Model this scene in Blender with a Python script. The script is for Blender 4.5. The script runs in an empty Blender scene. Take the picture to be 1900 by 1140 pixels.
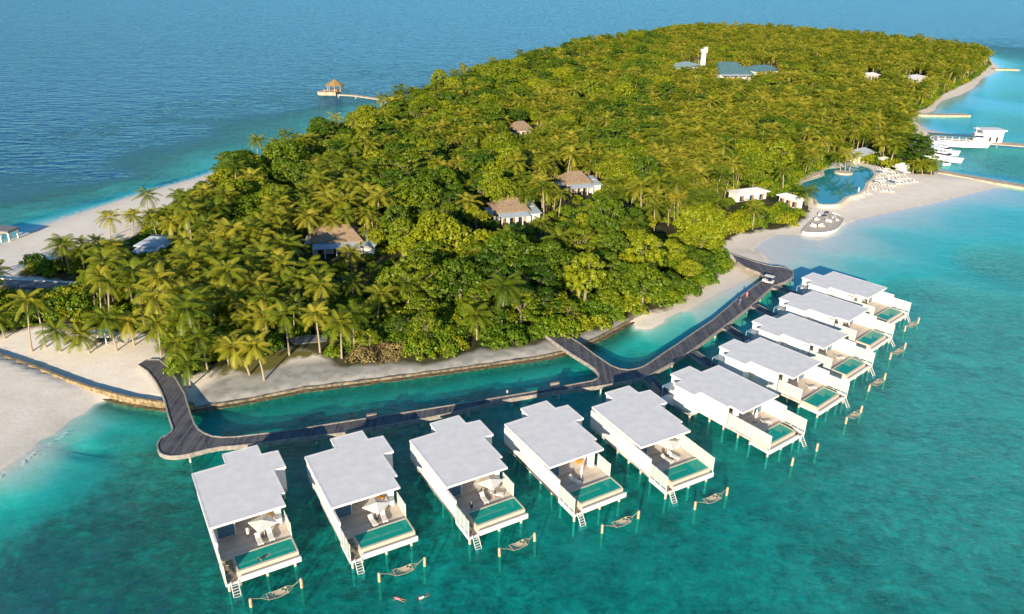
import bpy, bmesh, math, random
import numpy as np
from mathutils import Vector, Matrix, noise as mnoise
R = random.Random(7)
PI = math.pi
scene = bpy.context.scene
COL = scene.collection

# ------------------------------------------------------------------ camera
F_PX, PITCH, ROLL, CAM_H = 1422.61, 0.42154, -0.02123, 71.08
fw = Vector((0, math.cos(PITCH), -math.sin(PITCH)))
rt = Vector((1, 0, 0)); dn = fw.cross(rt)
cr, sr = math.cos(ROLL), math.sin(ROLL)
AX = cr*rt + sr*dn; AY = -sr*rt + cr*dn; AZ = fw
cam_d = bpy.data.cameras.new('camera'); cam = bpy.data.objects.new('camera', cam_d); COL.objects.link(cam)
cam_d.sensor_width = 36; cam_d.lens = 36*F_PX/1900; cam_d.clip_start = 1; cam_d.clip_end = 60000
m = Matrix(((AX.x, -AY.x, -AZ.x), (AX.y, -AY.y, -AZ.y), (AX.z, -AY.z, -AZ.z))).to_4x4()
m.translation = (0, 0, CAM_H); cam.matrix_world = m
scene.camera = cam

# ------------------------------------------------------------------ world, sun, exposure
SUN_EL, SUN_AZ = math.radians(16.5), math.radians(194)
w = bpy.data.worlds.new('World'); scene.world = w; w.use_nodes = True
nt = w.node_tree; nt.nodes.clear()
sky = nt.nodes.new('ShaderNodeTexSky'); sky.sky_type = 'NISHITA'; sky.sun_disc = False
sky.sun_elevation = SUN_EL; sky.sun_rotation = SUN_AZ; sky.air_density = 1.0; sky.dust_density = 0.2; sky.ozone_density = 3.0
bg = nt.nodes.new('ShaderNodeBackground'); bg.inputs[1].default_value = 0.115
hs = nt.nodes.new('ShaderNodeHueSaturation'); hs.inputs['Saturation'].default_value = 1.15; nt.links.new(sky.outputs[0], hs.inputs['Color'])
tn = nt.nodes.new('ShaderNodeMix'); tn.data_type = 'RGBA'; tn.blend_type = 'MULTIPLY'; tn.inputs['Factor'].default_value = 1; tn.inputs['B'].default_value = (0.80, 0.95, 1.0, 1)
nt.links.new(hs.outputs[0], tn.inputs['A'])
wo = nt.nodes.new('ShaderNodeOutputWorld'); nt.links.new(tn.outputs['Result'], bg.inputs[0]); nt.links.new(bg.outputs[0], wo.inputs[0])
sl = bpy.data.lights.new('sun', 'SUN'); sl.energy = 5.0; sl.angle = math.radians(0.6); sl.color = (1.0, 0.85, 0.66)
so = bpy.data.objects.new('sun', sl); COL.objects.link(so)
sd = Vector((math.sin(SUN_AZ)*math.cos(SUN_EL), math.cos(SUN_AZ)*math.cos(SUN_EL), math.sin(SUN_EL)))
so.rotation_euler = (-sd).to_track_quat('-Z', 'Y').to_euler()
scene.view_settings.view_transform = 'Standard'; scene.view_settings.look = 'None'
scene.view_settings.exposure = 0.68; scene.view_settings.gamma = 1
scene.cycles.max_bounces = 6; scene.cycles.transparent_max_bounces = 12; scene.cycles.diffuse_bounces = 3
scene.cycles.glossy_bounces = 3; scene.cycles.caustics_reflective = False; scene.cycles.caustics_refractive = False

# ------------------------------------------------------------------ survey helpers
def at(px, py, z=0.0):
    d = AX*((px-950)/F_PX) + AY*((py-570)/F_PX) + AZ
    t = (z-CAM_H)/d.z
    return Vector((d.x*t, d.y*t, z))
def to_px(P):
    q = Vector(P)-Vector((0, 0, CAM_H)); zz = q.dot(AZ)
    return 950+F_PX*q.dot(AX)/zz, 570+F_PX*q.dot(AY)/zz
def pts(l, z=0.0): return [at(x, y, z) for x, y in l]

# ------------------------------------------------------------------ object helpers
class MB:
    def __init__(s): s.v = []; s.f = []; s.t = []
    def add(s, vs, fs, t=0.5):
        b = len(s.v); s.v += [tuple(p) for p in vs]; s.f += [tuple(b+i for i in f) for f in fs]; s.t += [t]*len(fs); return s
    def box(s, x0, x1, y0, y1, z0, z1, t=0.5):
        if x0 > x1: x0, x1 = x1, x0
        if y0 > y1: y0, y1 = y1, y0
        vs = [(x, y, z) for z in (z0, z1) for x, y in ((x0, y0), (x1, y0), (x1, y1), (x0, y1))]
        return s.add(vs, [(3, 2, 1, 0), (4, 5, 6, 7), (0, 1, 5, 4), (1, 2, 6, 5), (2, 3, 7, 6), (3, 0, 4, 7)], t)
    def prism(s, poly, z0, z1):
        n = len(poly)
        a = sum(poly[i][0]*poly[(i+1) % n][1]-poly[(i+1) % n][0]*poly[i][1] for i in range(n))
        if a < 0: poly = poly[::-1]
        vs = [(p[0], p[1], z0) for p in poly]+[(p[0], p[1], z1) for p in poly]
        return s.add(vs, [tuple(range(n))[::-1], tuple(range(n, 2*n))]+[(i, (i+1) % n, n+(i+1) % n, n+i) for i in range(n)])
    def tube(s, path, rad, n=6, t=0.5):
        path = [Vector(p) for p in path]; rads = rad if isinstance(rad, (list, tuple)) else [rad]*len(path)
        vs = []; fs = []
        for i, p in enumerate(path):
            d = (path[min(i+1, len(path)-1)]-path[max(i-1, 0)])
            d = d.normalized() if d.length > 1e-6 else Vector((0, 0, 1))
            a = d.orthogonal().normalized() if i == 0 else (a-d*a.dot(d)).normalized()
            b = d.cross(a)
            for k in range(n):
                th = 2*PI*k/n; vs.append(p+(a*math.cos(th)+b*math.sin(th))*rads[i])
        for i in range(len(path)-1):
            for k in range(n): fs.append((i*n+k, i*n+(k+1) % n, (i+1)*n+(k+1) % n, (i+1)*n+k))
        fs.append(tuple(range(n))[::-1]); fs.append(tuple((len(path)-1)*n+k for k in range(n)))
        return s.add(vs, fs, t)
    def mesh(s, name, m, smooth=False, tint=False):
        me = bpy.data.meshes.new(name); me.from_pydata(s.v, [], s.f); me.materials.append(m)
        if tint:
            at_ = me.attributes.new('tint', 'FLOAT', 'FACE'); at_.data.foreach_set('value', s.t)
        if smooth: me.polygons.foreach_set('use_smooth', [True]*len(s.f))
        me.update(); return me
    def build(s, name, m, parent=None, smooth=False, tint=False, loc=None, rz=0, fix=False):
        me = s.mesh(name, m, smooth, tint)
        if fix:
            b = bmesh.new(); b.from_mesh(me); bmesh.ops.recalc_face_normals(b, faces=b.faces); b.to_mesh(me); b.free()
        o = bpy.data.objects.new(name, me); COL.objects.link(o)
        if parent: o.parent = parent
        if loc is not None: o.location = loc
        o.rotation_euler.z = rz
        return o
def tag(o, label=None, cat=None, group=None, kind=None):
    if label: o['label'] = label
    if cat: o['category'] = cat
    if group: o['group'] = group
    if kind: o['kind'] = kind
    return o
def empty(name, loc=(0, 0, 0), rz=0, label=None, cat=None, group=None):
    o = bpy.data.objects.new(name, None); COL.objects.link(o); o.location = loc; o.rotation_euler.z = rz
    o.empty_display_size = 0.3
    return tag(o, label, cat, group)
def copy_tree(o, parent=None):
    c = o.copy(); COL.objects.link(c); c.parent = parent
    for ch in [x for x in KIDS.get(o.name, [])]: copy_tree(ch, c)
    return c
KIDS = {}
def freeze(root):                                # remember the tree of a prototype before it is copied
    KIDS[root.name] = list(root.children)
    for ch in root.children: freeze(ch)
def dup(root, loc, rz, label, group=None, cat=None):
    if root.name not in KIDS: freeze(root)
    c = copy_tree(root); c.location = loc; c.rotation_euler.z = rz; c['label'] = label
    if group: c['group'] = group
    return c

# ------------------------------------------------------------------ materials
def new_mat(name):
    m = bpy.data.materials.new(name); m.use_nodes = True; n = m.node_tree
    return m, n, n.nodes['Principled BSDF'], n.nodes['Material Output']
def mat(name, c, rough=0.6, var=0.15, scale=3.0, bump=0.0, c2=None, metal=0.0, stretch=None, spec=0.3, detail=5):
    m, n, p, out = new_mat(name)
    tc = n.nodes.new('ShaderNodeTexCoord'); mp = n.nodes.new('ShaderNodeMapping'); n.links.new(tc.outputs['Object'], mp.inputs[0])
    if stretch: mp.inputs['Scale'].default_value = stretch
    nz = n.nodes.new('ShaderNodeTexNoise'); nz.inputs['Scale'].default_value = scale; nz.inputs['Detail'].default_value = detail
    n.links.new(mp.outputs[0], nz.inputs['Vector'])
    cr_ = n.nodes.new('ShaderNodeValToRGB'); n.links.new(nz.outputs['Fac'], cr_.inputs[0])
    a = [x*(1-var) for x in c]; b = list(c2) if c2 else [min(1, x*(1+var)) for x in c]
    cr_.color_ramp.elements[0].position = 0.3; cr_.color_ramp.elements[1].position = 0.7
    cr_.color_ramp.elements[0].color = (*a, 1); cr_.color_ramp.elements[1].color = (*b, 1)
    n.links.new(cr_.outputs[0], p.inputs['Base Color'])
    p.inputs['Roughness'].default_value = rough; p.inputs['Metallic'].default_value = metal
    p.inputs['Specular IOR Level'].default_value = spec
    if bump:
        bp = n.nodes.new('ShaderNodeBump'); bp.inputs['Strength'].default_value = bump; bp.inputs['Distance'].default_value = 0.1
        n.links.new(nz.outputs['Fac'], bp.inputs['Height']); n.links.new(bp.outputs[0], p.inputs['Normal'])
    return m
def planks(name, c, c2, width=0.16, axis=0, rough=0.75, var=0.35):
    m, n, p, out = new_mat(name)
    tc = n.nodes.new('ShaderNodeTexCoord'); sx = n.nodes.new('ShaderNodeSeparateXYZ'); n.links.new(tc.outputs['Object'], sx.inputs[0])
    dv = n.nodes.new('ShaderNodeMath'); dv.operation = 'DIVIDE'; n.links.new(sx.outputs[axis], dv.inputs[0]); dv.inputs[1].default_value = width
    fl = n.nodes.new('ShaderNodeMath'); fl.operation = 'FLOOR'; n.links.new(dv.outputs[0], fl.inputs[0])
    wn = n.nodes.new('ShaderNodeTexWhiteNoise'); wn.noise_dimensions = '1D'; n.links.new(fl.outputs[0], wn.inputs['W'])
    nz = n.nodes.new('ShaderNodeTexNoise'); nz.inputs['Scale'].default_value = 0.5; nz.inputs['Detail'].default_value = 6; n.links.new(tc.outputs['Object'], nz.inputs['Vector'])
    ad = n.nodes.new('ShaderNodeMath'); ad.operation = 'MULTIPLY_ADD'; n.links.new(wn.outputs['Value'], ad.inputs[0]); ad.inputs[1].default_value = 0.5
    n.links.new(nz.outputs['Fac'], ad.inputs[2])
    cr_ = n.nodes.new('ShaderNodeValToRGB'); n.links.new(ad.outputs[0], cr_.inputs[0])
    cr_.color_ramp.elements[0].position = 0.35; cr_.color_ramp.elements[1].position = 1.0
    cr_.color_ramp.elements[0].color = (*c, 1); cr_.color_ramp.elements[1].color = (*c2, 1)
    n.links.new(cr_.outputs[0], p.inputs['Base Color']); p.inputs['Roughness'].default_value = rough
    return m
def glassy(name, c, alpha, rough=0.1):
    m, n, p, out = new_mat(name)
    p.inputs['Base Color'].default_value = (*c, 1); p.inputs['Roughness'].default_value = rough; p.inputs['Alpha'].default_value = alpha
    return m
def leaf_mat(name, dark, mid, light, trans=0.35):
    m, n, p, out = new_mat(name); n.nodes.remove(p)
    oi = n.nodes.new('ShaderNodeObjectInfo'); a = n.nodes.new('ShaderNodeAttribute'); a.attribute_name = 'tint'
    mu = n.nodes.new('ShaderNodeMath'); mu.operation = 'MULTIPLY_ADD'; n.links.new(oi.outputs['Random'], mu.inputs[0]); mu.inputs[1].default_value = 0.62
    m2 = n.nodes.new('ShaderNodeMath'); m2.operation = 'MULTIPLY'; n.links.new(a.outputs['Fac'], m2.inputs[0]); m2.inputs[1].default_value = 0.40
    n.links.new(m2.outputs[0], mu.inputs[2])
    cr_ = n.nodes.new('ShaderNodeValToRGB'); n.links.new(mu.outputs[0], cr_.inputs[0])
    e = cr_.color_ramp.elements; e[0].position = 0.1; e[0].color = (*dark, 1); e[1].position = 0.9; e[1].color = (*light, 1)
    x = e.new(0.5); x.color = (*mid, 1)
    d = n.nodes.new('ShaderNodeBsdfDiffuse'); t = n.nodes.new('ShaderNodeBsdfTranslucent'); mx = n.nodes.new('ShaderNodeMixShader')
    g = n.nodes.new('ShaderNodeBsdfGlossy'); g.inputs['Roughness'].default_value = 0.45; g.inputs[0].default_value = (0.8, 0.8, 0.7, 1)
    m3 = n.nodes.new('ShaderNodeMixShader'); m3.inputs[0].default_value = 0.03
    mx.inputs[0].default_value = trans
    n.links.new(cr_.outputs[0], d.inputs[0]); n.links.new(cr_.outputs[0], t.inputs[0])
    n.links.new(d.outputs[0], mx.inputs[1]); n.links.new(t.outputs[0], mx.inputs[2])
    n.links.new(mx.outputs[0], m3.inputs[1]); n.links.new(g.outputs[0], m3.inputs[2]); n.links.new(m3.outputs[0], out.inputs[0])
    return m
M = {
 'roof': mat('white_roof', (0.82, 0.77, 0.70), 0.6, 0.07, 0.7, 0.05),
 'white': mat('white_paint', (0.8, 0.76, 0.7), 0.55, 0.05, 1.2),
 'wall': mat('cream_render', (0.78, 0.74, 0.68), 0.7, 0.06, 0.9, 0.05),
 'cream': mat('cream_tiles', (0.62, 0.53, 0.40), 0.6, 0.1, 2.5),
 'pile': mat('concrete_pile', (0.55, 0.49, 0.40), 0.8, 0.3, 2.5, 0.2),
 'vdeck': planks('pale_deck_boards', (0.50, 0.41, 0.33), (0.70, 0.60, 0.50), 0.14, 1),
 'boards': planks('grey_boardwalk_boards', (0.045, 0.045, 0.05), (0.14, 0.132, 0.13), 0.35, 0),
 'fascia': mat('boardwalk_beam', (0.34, 0.30, 0.25), 0.8, 0.3, 1.5, 0.2),
 'timber': mat('grey_timber', (0.30, 0.22, 0.15), 0.8, 0.3, 3, 0.2),
 'panel': glassy('frosted_panel', (0.62, 0.68, 0.62), 0.82, 0.25),
 'glass': glassy('door_glass', (0.12, 0.22, 0.30), 0.75, 0.05),
 'canopy': glassy('canopy_glass', (0.30, 0.38, 0.42), 0.85, 0.15),
 'orange': mat('orange_cushion', (0.55, 0.25, 0.04), 0.8, 0.2, 4),
 'warm': mat('warm_wood', (0.34, 0.20, 0.10), 0.7, 0.2, 2),
 'dark': mat('dark_metal', (0.04, 0.045, 0.05), 0.5, 0.2, 4),
 'canvas': mat('white_canvas', (0.8, 0.76, 0.68), 0.85, 0.04, 3),
 'rope': mat('pale_rope', (0.5, 0.42, 0.28), 0.85, 0.2, 9),
 'post': mat('weathered_post', (0.55, 0.42, 0.26), 0.85, 0.3, 3, 0.3),
 'thatch': mat('thatch', (0.30, 0.21, 0.13), 0.95, 0.35, 1.2, 0.5, stretch=(1, 1, 5)),
 'thatch_gold': mat('golden_thatch', (0.34, 0.22, 0.08), 0.95, 0.3, 1.5, 0.5),
 'shingle': mat('pale_blue_shingle', (0.42, 0.47, 0.50), 0.7, 0.25, 1.5, 0.2, stretch=(0.4, 3, 1)),
 'bluegrey': mat('blue_grey_roof', (0.10, 0.20, 0.21), 0.6, 0.25, 0.6),
 'green_roof': mat('pale_green_trim', (0.30, 0.42, 0.38), 0.7, 0.2, 1),
 'hull': mat('white_hull', (0.8, 0.77, 0.72), 0.3, 0.03, 1),
 'navy': mat('dark_boat_glass', (0.02, 0.04, 0.08), 0.15, 0.2, 2),
 'stone': mat('coral_stone', (0.26, 0.19, 0.10), 0.9, 0.45, 1.6, 0.5, c2=(0.46, 0.34, 0.18)),
 'greystone': mat('grey_coral_stone', (0.20, 0.17, 0.12), 0.9, 0.5, 1.2, 0.5, c2=(0.40, 0.32, 0.20)),
 'rock': mat('wet_rock', (0.16, 0.12, 0.06), 0.8, 0.5, 1.6, 0.5),
 'jetty': mat('pale_jetty', (0.52, 0.42, 0.29), 0.85, 0.25, 0.6, 0.2),
 'skin': mat('skin', (0.45, 0.26, 0.17), 0.6, 0.05, 4),
 'pink': mat('pink_cloth', (0.7, 0.22, 0.25), 0.8, 0.1, 5),
 'blue': mat('blue_cloth', (0.06, 0.14, 0.4), 0.8, 0.1, 5),
 'hair': mat('dark_hair', (0.03, 0.02, 0.015), 0.6, 0.1, 9),
 'bark': mat('palm_bark', (0.40, 0.32, 0.22), 0.9, 0.3, 3, 0.4, stretch=(1, 1, 4)),
 'bark2': mat('grey_bark', (0.24, 0.19, 0.14), 0.9, 0.3, 2, 0.4),
 'paving': mat('sandy_paving', (0.55, 0.47, 0.36), 0.85, 0.12, 1.0),
 'poolrim': mat('pool_rim_stone', (0.62, 0.55, 0.42), 0.8, 0.12, 1.0),
 'road': mat('grey_path', (0.22, 0.21, 0.2), 0.9, 0.2, 0.6),
 'grey': mat('grey_cushion', (0.3, 0.3, 0.3), 0.8, 0.3, 2),
}
M['leaf'] = leaf_mat('tree_leaves', (0.03, 0.085, 0.004), (0.135, 0.205, 0.005), (0.32, 0.34, 0.008), 0.28)
M['leaf2'] = leaf_mat('layered_tree_leaves', (0.02, 0.065, 0.004), (0.08, 0.15, 0.006), (0.22, 0.25, 0.008), 0.18)
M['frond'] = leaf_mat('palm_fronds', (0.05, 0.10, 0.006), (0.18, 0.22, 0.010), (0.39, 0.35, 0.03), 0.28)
M['bush'] = leaf_mat('bush_leaves', (0.04, 0.10, 0.004), (0.14, 0.23, 0.006), (0.34, 0.33, 0.008), 0.2)
M['dry'] = leaf_mat('dry_bush', (0.20, 0.14, 0.06), (0.30, 0.22, 0.08), (0.40, 0.31, 0.10), 0.2)

def pool_water(name, c, rough=0.04, bump=0.06, scale=1.5):
    m, n, p, out = new_mat(name)
    tc = n.nodes.new('ShaderNodeTexCoord'); nz = n.nodes.new('ShaderNodeTexNoise'); nz.inputs['Scale'].default_value = scale; nz.inputs['Detail'].default_value = 3
    n.links.new(tc.outputs['Object'], nz.inputs['Vector'])
    bp = n.nodes.new('ShaderNodeBump'); bp.inputs['Strength'].default_value = bump; n.links.new(nz.outputs['Fac'], bp.inputs['Height'])
    cr_ = n.nodes.new('ShaderNodeValToRGB'); n.links.new(nz.outputs['Fac'], cr_.inputs[0])
    cr_.color_ramp.elements[0].color = (*[x*0.85 for x in c], 1); cr_.color_ramp.elements[1].color = (*[min(1, x*1.2) for x in c], 1)
    n.links.new(cr_.outputs[0], p.inputs['Base Color']); n.links.new(bp.outputs[0], p.inputs['Normal'])
    p.inputs['Roughness'].default_value = rough; p.inputs['IOR'].default_value = 1.33
    return m
M['pool'] = pool_water('plunge_pool_water', (0.008, 0.30, 0.22))
M['lagoon'] = pool_water('swimming_pool_water', (0.01, 0.24, 0.26), bump=0.02, scale=0.8)

# ------------------------------------------------------------------ ground and sea
coast_px = [(-700, 1250), (-300, 1010), (0, 873), (60, 832), (128, 788), (175, 755), (207, 738), (240, 745), (300, 754), (360, 758), (450, 744), (560, 722), (700, 705),
 (850, 685), (1000, 664), (1045, 655), (1110, 628), (1172, 594), (1178, 612), (1200, 616), (1240, 594), (1285, 570), (1330, 545), (1372, 525), (1398, 512), (1418, 500), (1424, 486), (1416, 472), (1395, 465), (1412, 448),
 (1440, 435), (1475, 434), (1500, 440), (1522, 448), (1548, 424), (1600, 405), (1660, 392), (1730, 378), (1800, 360), (1850, 348), (1870, 342), (1850, 334), (1790, 326),
 (1747, 318), (1722, 306), (1700, 296), (1690, 275), (1702, 258), (1760, 256), (1745, 246), (1718, 240), (1698, 226), (1705, 216), (1735, 205), (1738, 196), (1750, 186),
 (1780, 177), (1805, 166), (1815, 155), (1822, 146), (1846, 136), (1852, 124), (1842, 114), (1830, 104), (1780, 96), (1700, 86), (1600, 74), (1500, 66), (1400, 60), (1300, 57), (1240, 64), (1180, 74),
 (1100, 86), (1000, 108), (900, 136), (820, 162), (740, 192), (680, 216), (600, 250), (520, 285), (450, 308), (400, 318), (370, 328), (300, 348), (235, 367), (175, 387), (120, 405), (71, 423), (0, 455),
 (-200, 500), (-600, 590), (-900, 760)]
COAST = np.array([(p.x, p.y) for p in pts(coast_px)])
def seg_dist(X, Y, P, closed=True):
    best = np.full(X.shape, 1e9); n = len(P)
    for i in range(n if closed else n-1):
        a = P[i]; b = P[(i+1) % n]; dx, dy = b-a; L = dx*dx+dy*dy+1e-9
        t = np.clip(((X-a[0])*dx+(Y-a[1])*dy)/L, 0, 1)
        best = np.minimum(best, (X-a[0]-t*dx)**2+(Y-a[1]-t*dy)**2)
    return np.sqrt(best)
def inside(X, Y, P):
    c = np.zeros(X.shape, bool); n = len(P); j = n-1
    for i in range(n):
        xi, yi = P[i]; xj, yj = P[j]
        k = ((yi > Y) != (yj > Y)) & (X < (xj-xi)*(Y-yi)/(yj-yi+1e-12)+xi); c ^= k; j = i
    return c
wall_px = [(-120, 630), (-40, 650), (0, 662), (60, 683), (120, 706), (165, 722), (205, 733), (240, 742), (300, 751), (360, 754), (450, 740), (560, 718), (700, 701), (850, 681), (1000, 660), (1042, 651), (1108, 625), (1174, 590)]
WALL = np.array([(p.x, p.y) for p in pts(wall_px, 0.6)])
def wall_side(X, Y):                      # > 0 on the island side of the sea wall
    best = np.full(X.shape, 1e9); side = np.zeros(X.shape)
    for i in range(len(WALL)-1):
        a = WALL[i]; b = WALL[i+1]; dx, dy = b-a; L = dx*dx+dy*dy
        t = np.clip(((X-a[0])*dx+(Y-a[1])*dy)/L, 0, 1); d = (X-a[0]-t*dx)**2+(Y-a[1]-t*dy)**2
        s = dx*(Y-a[1])-dy*(X-a[0]); k = d < best; best = np.where(k, d, best); side = np.where(k, s, side)
    return np.sqrt(best)*np.sign(side)
# water depth soundings: (pixel x, pixel y, depth in metres)
snd = [(80, 1000, 4.4), (0, 940, 2.4), (40, 900, 1.2), (100, 850, 1.0), (150, 850, 2.4), (240, 800, 1.9), (160, 800, 0.7), (200, 1100, 4.5), (40, 1100, 4.8), (300, 1000, 3.7), (330, 900, 3.9), (250, 880, 4.0), (560, 1110, 3.0), (660, 1100, 2.9), (900, 1110, 2.7), (1000, 1060, 2.6), (1200, 1080, 2.5),
 (1500, 1100, 2.6), (1800, 1100, 2.6), (1850, 1000, 2.5), (1600, 980, 2.4), (1400, 950, 2.4), (1700, 850, 2.3), (1600, 700, 2.2), (1850, 800, 2.4), (1750, 650, 2.1), (1880, 600, 2.3), (1700, 540, 2.0), (1850, 480, 2.0),
 (1600, 490, 0.9), (1540, 480, 0.45), (1590, 445, 0.45), (1520, 462, 0.2), (1720, 405, 0.5), (1640, 415, 0.4), (1700, 450, 0.9), (1480, 480, 0.2), (1440, 465, 0.12), (1470, 455, 0.1), (1440, 560, 2.2), (1880, 400, 1.0), (1780, 410, 0.9), (1860, 370, 0.5), (1650, 430, 0.9), (1560, 460, 0.4), (1500, 500, 0.6),
 (440, 790, 2.6), (600, 750, 2.4), (800, 720, 2.4), (1000, 700, 2.0), (1060, 690, 1.9), (700, 770, 2.8), (420, 770, 2.2), (560, 900, 3.3), (740, 880, 3.2), (920, 850, 3.0), (1080, 820, 3.0), (1230, 760, 2.8), (1330, 680, 2.6),
 (1150, 660, 1.4), (1230, 620, 1.1), (1190, 670, 1.9), (1300, 585, 1.0), (1360, 540, 0.7), (1300, 720, 2.6),
 (1850, 300, 2.4), (1800, 290, 2.2), (1890, 310, 2.6), (1880, 230, 1.6), (1800, 220, 1.2), (1870, 180, 1.6), (1860, 150, 1.3), (1890, 120, 2.0), (1895, 100, 4.0), (1830, 190, 0.7), (1890, 265, 1.2), (1740, 285, 2.0),
 (1890, 80, 9), (1700, 60, 14), (1400, 30, 16), (1000, 60, 16), (800, 100, 14), (700, 140, 9), (600, 190, 8), (500, 200, 9), (640, 205, 2.2), (560, 222, 4.0), (480, 250, 4.0), (400, 295, 1.9), (330, 310, 4), (300, 250, 9), (200, 330, 9.0), (240, 345, 3.2),
 (100, 385, 2.6), (0, 410, 3.0), (0, 360, 7), (100, 300, 10), (0, 200, 14), (300, 150, 14), (0, 0, 16), (900, 0, 16), (1800, 0, 16), (740, 155, 12), (60, 415, 1.6), (-400, 500, 3), (-600, 300, 14), (2200, 300, 2), (2300, 900, 2.6), (-300, 1200, 3.5), (-300, 950, 1)]
SND = np.array([(at(x, y).x, at(x, y).y, d) for x, y, d in snd])
def depth_map(X, Y):
    num = np.zeros(X.shape); den = np.zeros(X.shape)
    for x, y, d in SND:
        D = math.hypot(x, y)+20
        wgt = 1/((((X-x)**2+(Y-y)**2)/(D*D)+2e-4)**1.7); num += wgt*d; den += wgt
    return num/den
def spaced(lo, hi, fine0, fine1, step, grow):
    a = list(np.arange(fine0, fine1, step)); s = step; x = fine1
    while x < hi: a.append(x); s *= grow; x += s
    a.append(hi); s = step; x = fine0; b = []
    while x > lo: s *= grow; x -= s; b.append(max(x, lo))
    return np.array(b[::-1]+a)
gx = spaced(-26000, 26000, -130, 250, 1.6, 1.035); gy = spaced(-400, 40000, 56, 330, 1.6, 1.03)
GX, GY = np.meshgrid(gx, gy)
sd_ = seg_dist(GX, GY, COAST); ins = inside(GX, GY, COAST)
dep = depth_map(GX, GY)
vn = np.vectorize(lambda x, y: mnoise.noise(Vector((x*0.05, y*0.05, 0)))+0.5*mnoise.noise(Vector((x*0.13, y*0.13, 5))))
near = (GX > -200) & (GX < 420) & (GY < 700)
nz_ = np.zeros(GX.shape); nz_[near] = vn(GX[near], GY[near])
ws = wall_side(GX, GY); wd = np.abs(ws)
onwall = seg_dist(GX, GY, WALL[6:], False)
shore = 1-np.exp(-sd_/13.0)
shore = np.where(onwall < 14, 1-np.exp(-(sd_+1.2)/5.0), shore)
sea_z = -dep*shore*(1+0.10*nz_)
sea_z = np.where(onwall < 14, np.minimum(sea_z, -0.25), sea_z)
land_z = 1.5*(1-np.exp(-sd_*0.055))+0.05*nz_*np.clip(sd_/10, 0, 1)
kk = (ws > 0) & (wd < 20) & ins
land_w = 0.35+1.15*np.clip(wd/13.0, 0, 1)**0.8
land_z = np.where(kk, np.where(wd < 16, land_w, np.maximum(land_z, land_w)), land_z)
kk2 = (ws <= 0) & (wd < 26) & ins & (GX < -60)
land_z = np.where(kk2, np.minimum(1.35, land_z*1.25+0.15*np.clip(sd_/6, 0, 1)), land_z)
GZ = np.where(ins, np.maximum(land_z, 0.01), sea_z)
def gz_at(x, y):
    i = int(np.clip(np.searchsorted(gx, x)-1, 0, len(gx)-2)); j = int(np.clip(np.searchsorted(gy, y)-1, 0, len(gy)-2))
    tx = (x-gx[i])/(gx[i+1]-gx[i]); ty = (y-gy[j])/(gy[j+1]-gy[j])
    return float((GZ[j, i]*(1-tx)+GZ[j, i+1]*tx)*(1-ty)+(GZ[j+1, i]*(1-tx)+GZ[j+1, i+1]*tx)*ty)
def grid_mesh(name, Z, attrs, m):
    ny, nx = Z.shape
    co = np.stack([GX, GY, Z], -1).reshape(-1, 3)
    idx = np.arange(nx*ny).reshape(ny, nx)
    f = np.stack([idx[:-1, :-1], idx[:-1, 1:], idx[1:, 1:], idx[1:, :-1]], -1).reshape(-1, 4)
    me = bpy.data.meshes.new(name); me.vertices.add(len(co)); me.vertices.foreach_set('co', co.ravel())
    me.loops.add(f.size); me.loops.foreach_set('vertex_index', f.ravel().astype(np.int32))
    me.polygons.add(len(f)); me.polygons.foreach_set('loop_start', np.arange(0, f.size, 4, dtype=np.int32)); me.polygons.foreach_set('loop_total', np.full(len(f), 4, dtype=np.int32))
    me.update(calc_edges=True); me.polygons.foreach_set('use_smooth', np.ones(len(f), bool)); me.materials.append(m)
    for k, A in attrs.items():
        a = me.attributes.new(k, 'FLOAT', 'POINT'); a.data.foreach_set('value', A.ravel().astype(np.float32))
    o = bpy.data.objects.new(name, me); COL.objects.link(o); return o

# vegetated part of the island
veg_px = [(-500, 640), (-60, 625), (0, 622), (40, 612), (95, 606), (150, 612), (200, 622), (255, 622), (290, 640), (310, 668), (335, 696), (365, 704), (400, 690), (450, 668), (500, 655), (560, 652), (600, 664), (640, 683), (680, 676), (720, 671),
 (790, 673), (850, 662), (900, 649), (960, 643), (1005, 636), (1060, 620), (1120, 606), (1165, 583), (1215, 572), (1262, 556), (1300, 530), (1345, 500), (1366, 488), (1345, 470), (1343, 448), (1375, 432), (1410, 424), (1455, 420), (1490, 408),
 (1508, 388), (1490, 366), (1470, 350), (1490, 335), (1520, 318), (1545, 303), (1600, 302), (1640, 312), (1690, 322), (1735, 322), (1742, 310), (1705, 292), (1682, 276), (1686, 256), (1700, 240), (1680, 222), (1690, 208), (1722, 198), (1745, 176), (1775, 162), (1800, 150), (1818, 138), (1835, 122),
 (1830, 110), (1780, 99), (1700, 89), (1600, 78), (1500, 69), (1400, 63), (1300, 60), (1240, 67), (1180, 78), (1100, 91), (1000, 114), (900, 143), (820, 169), (740, 200), (680, 224), (610, 256), (530, 292), (460, 320), (405, 346), (335, 386),
 (268, 424), (205, 456), (155, 476), (100, 486), (50, 492), (28, 512), (130, 524), (20, 545), (-60, 550), (-500, 600)]
VEG = np.array([(at(x, y, 1.2).x, at(x, y, 1.2).y) for x, y in veg_px])
vegd = seg_dist(GX, GY, VEG)*np.where(inside(GX, GY, VEG), 1, -1)
grass_P = np.array([(p.x, p.y) for p in pts([(395, 705), (400, 680), (470, 655), (560, 650), (600, 662), (540, 672), (505, 690), (470, 700), (430, 694)], 1)])
grassd = seg_dist(GX, GY, grass_P)*np.where(inside(GX, GY, grass_P), 1, -1)
greyband = np.clip((GX+58)/6, 0, 1)*np.clip(1-np.abs(wd-3.5)/9.0, 0, 1)*(ws > 0)*(onwall < 16)*ins  # band of greyer sand along the island side of the sea wall

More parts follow.
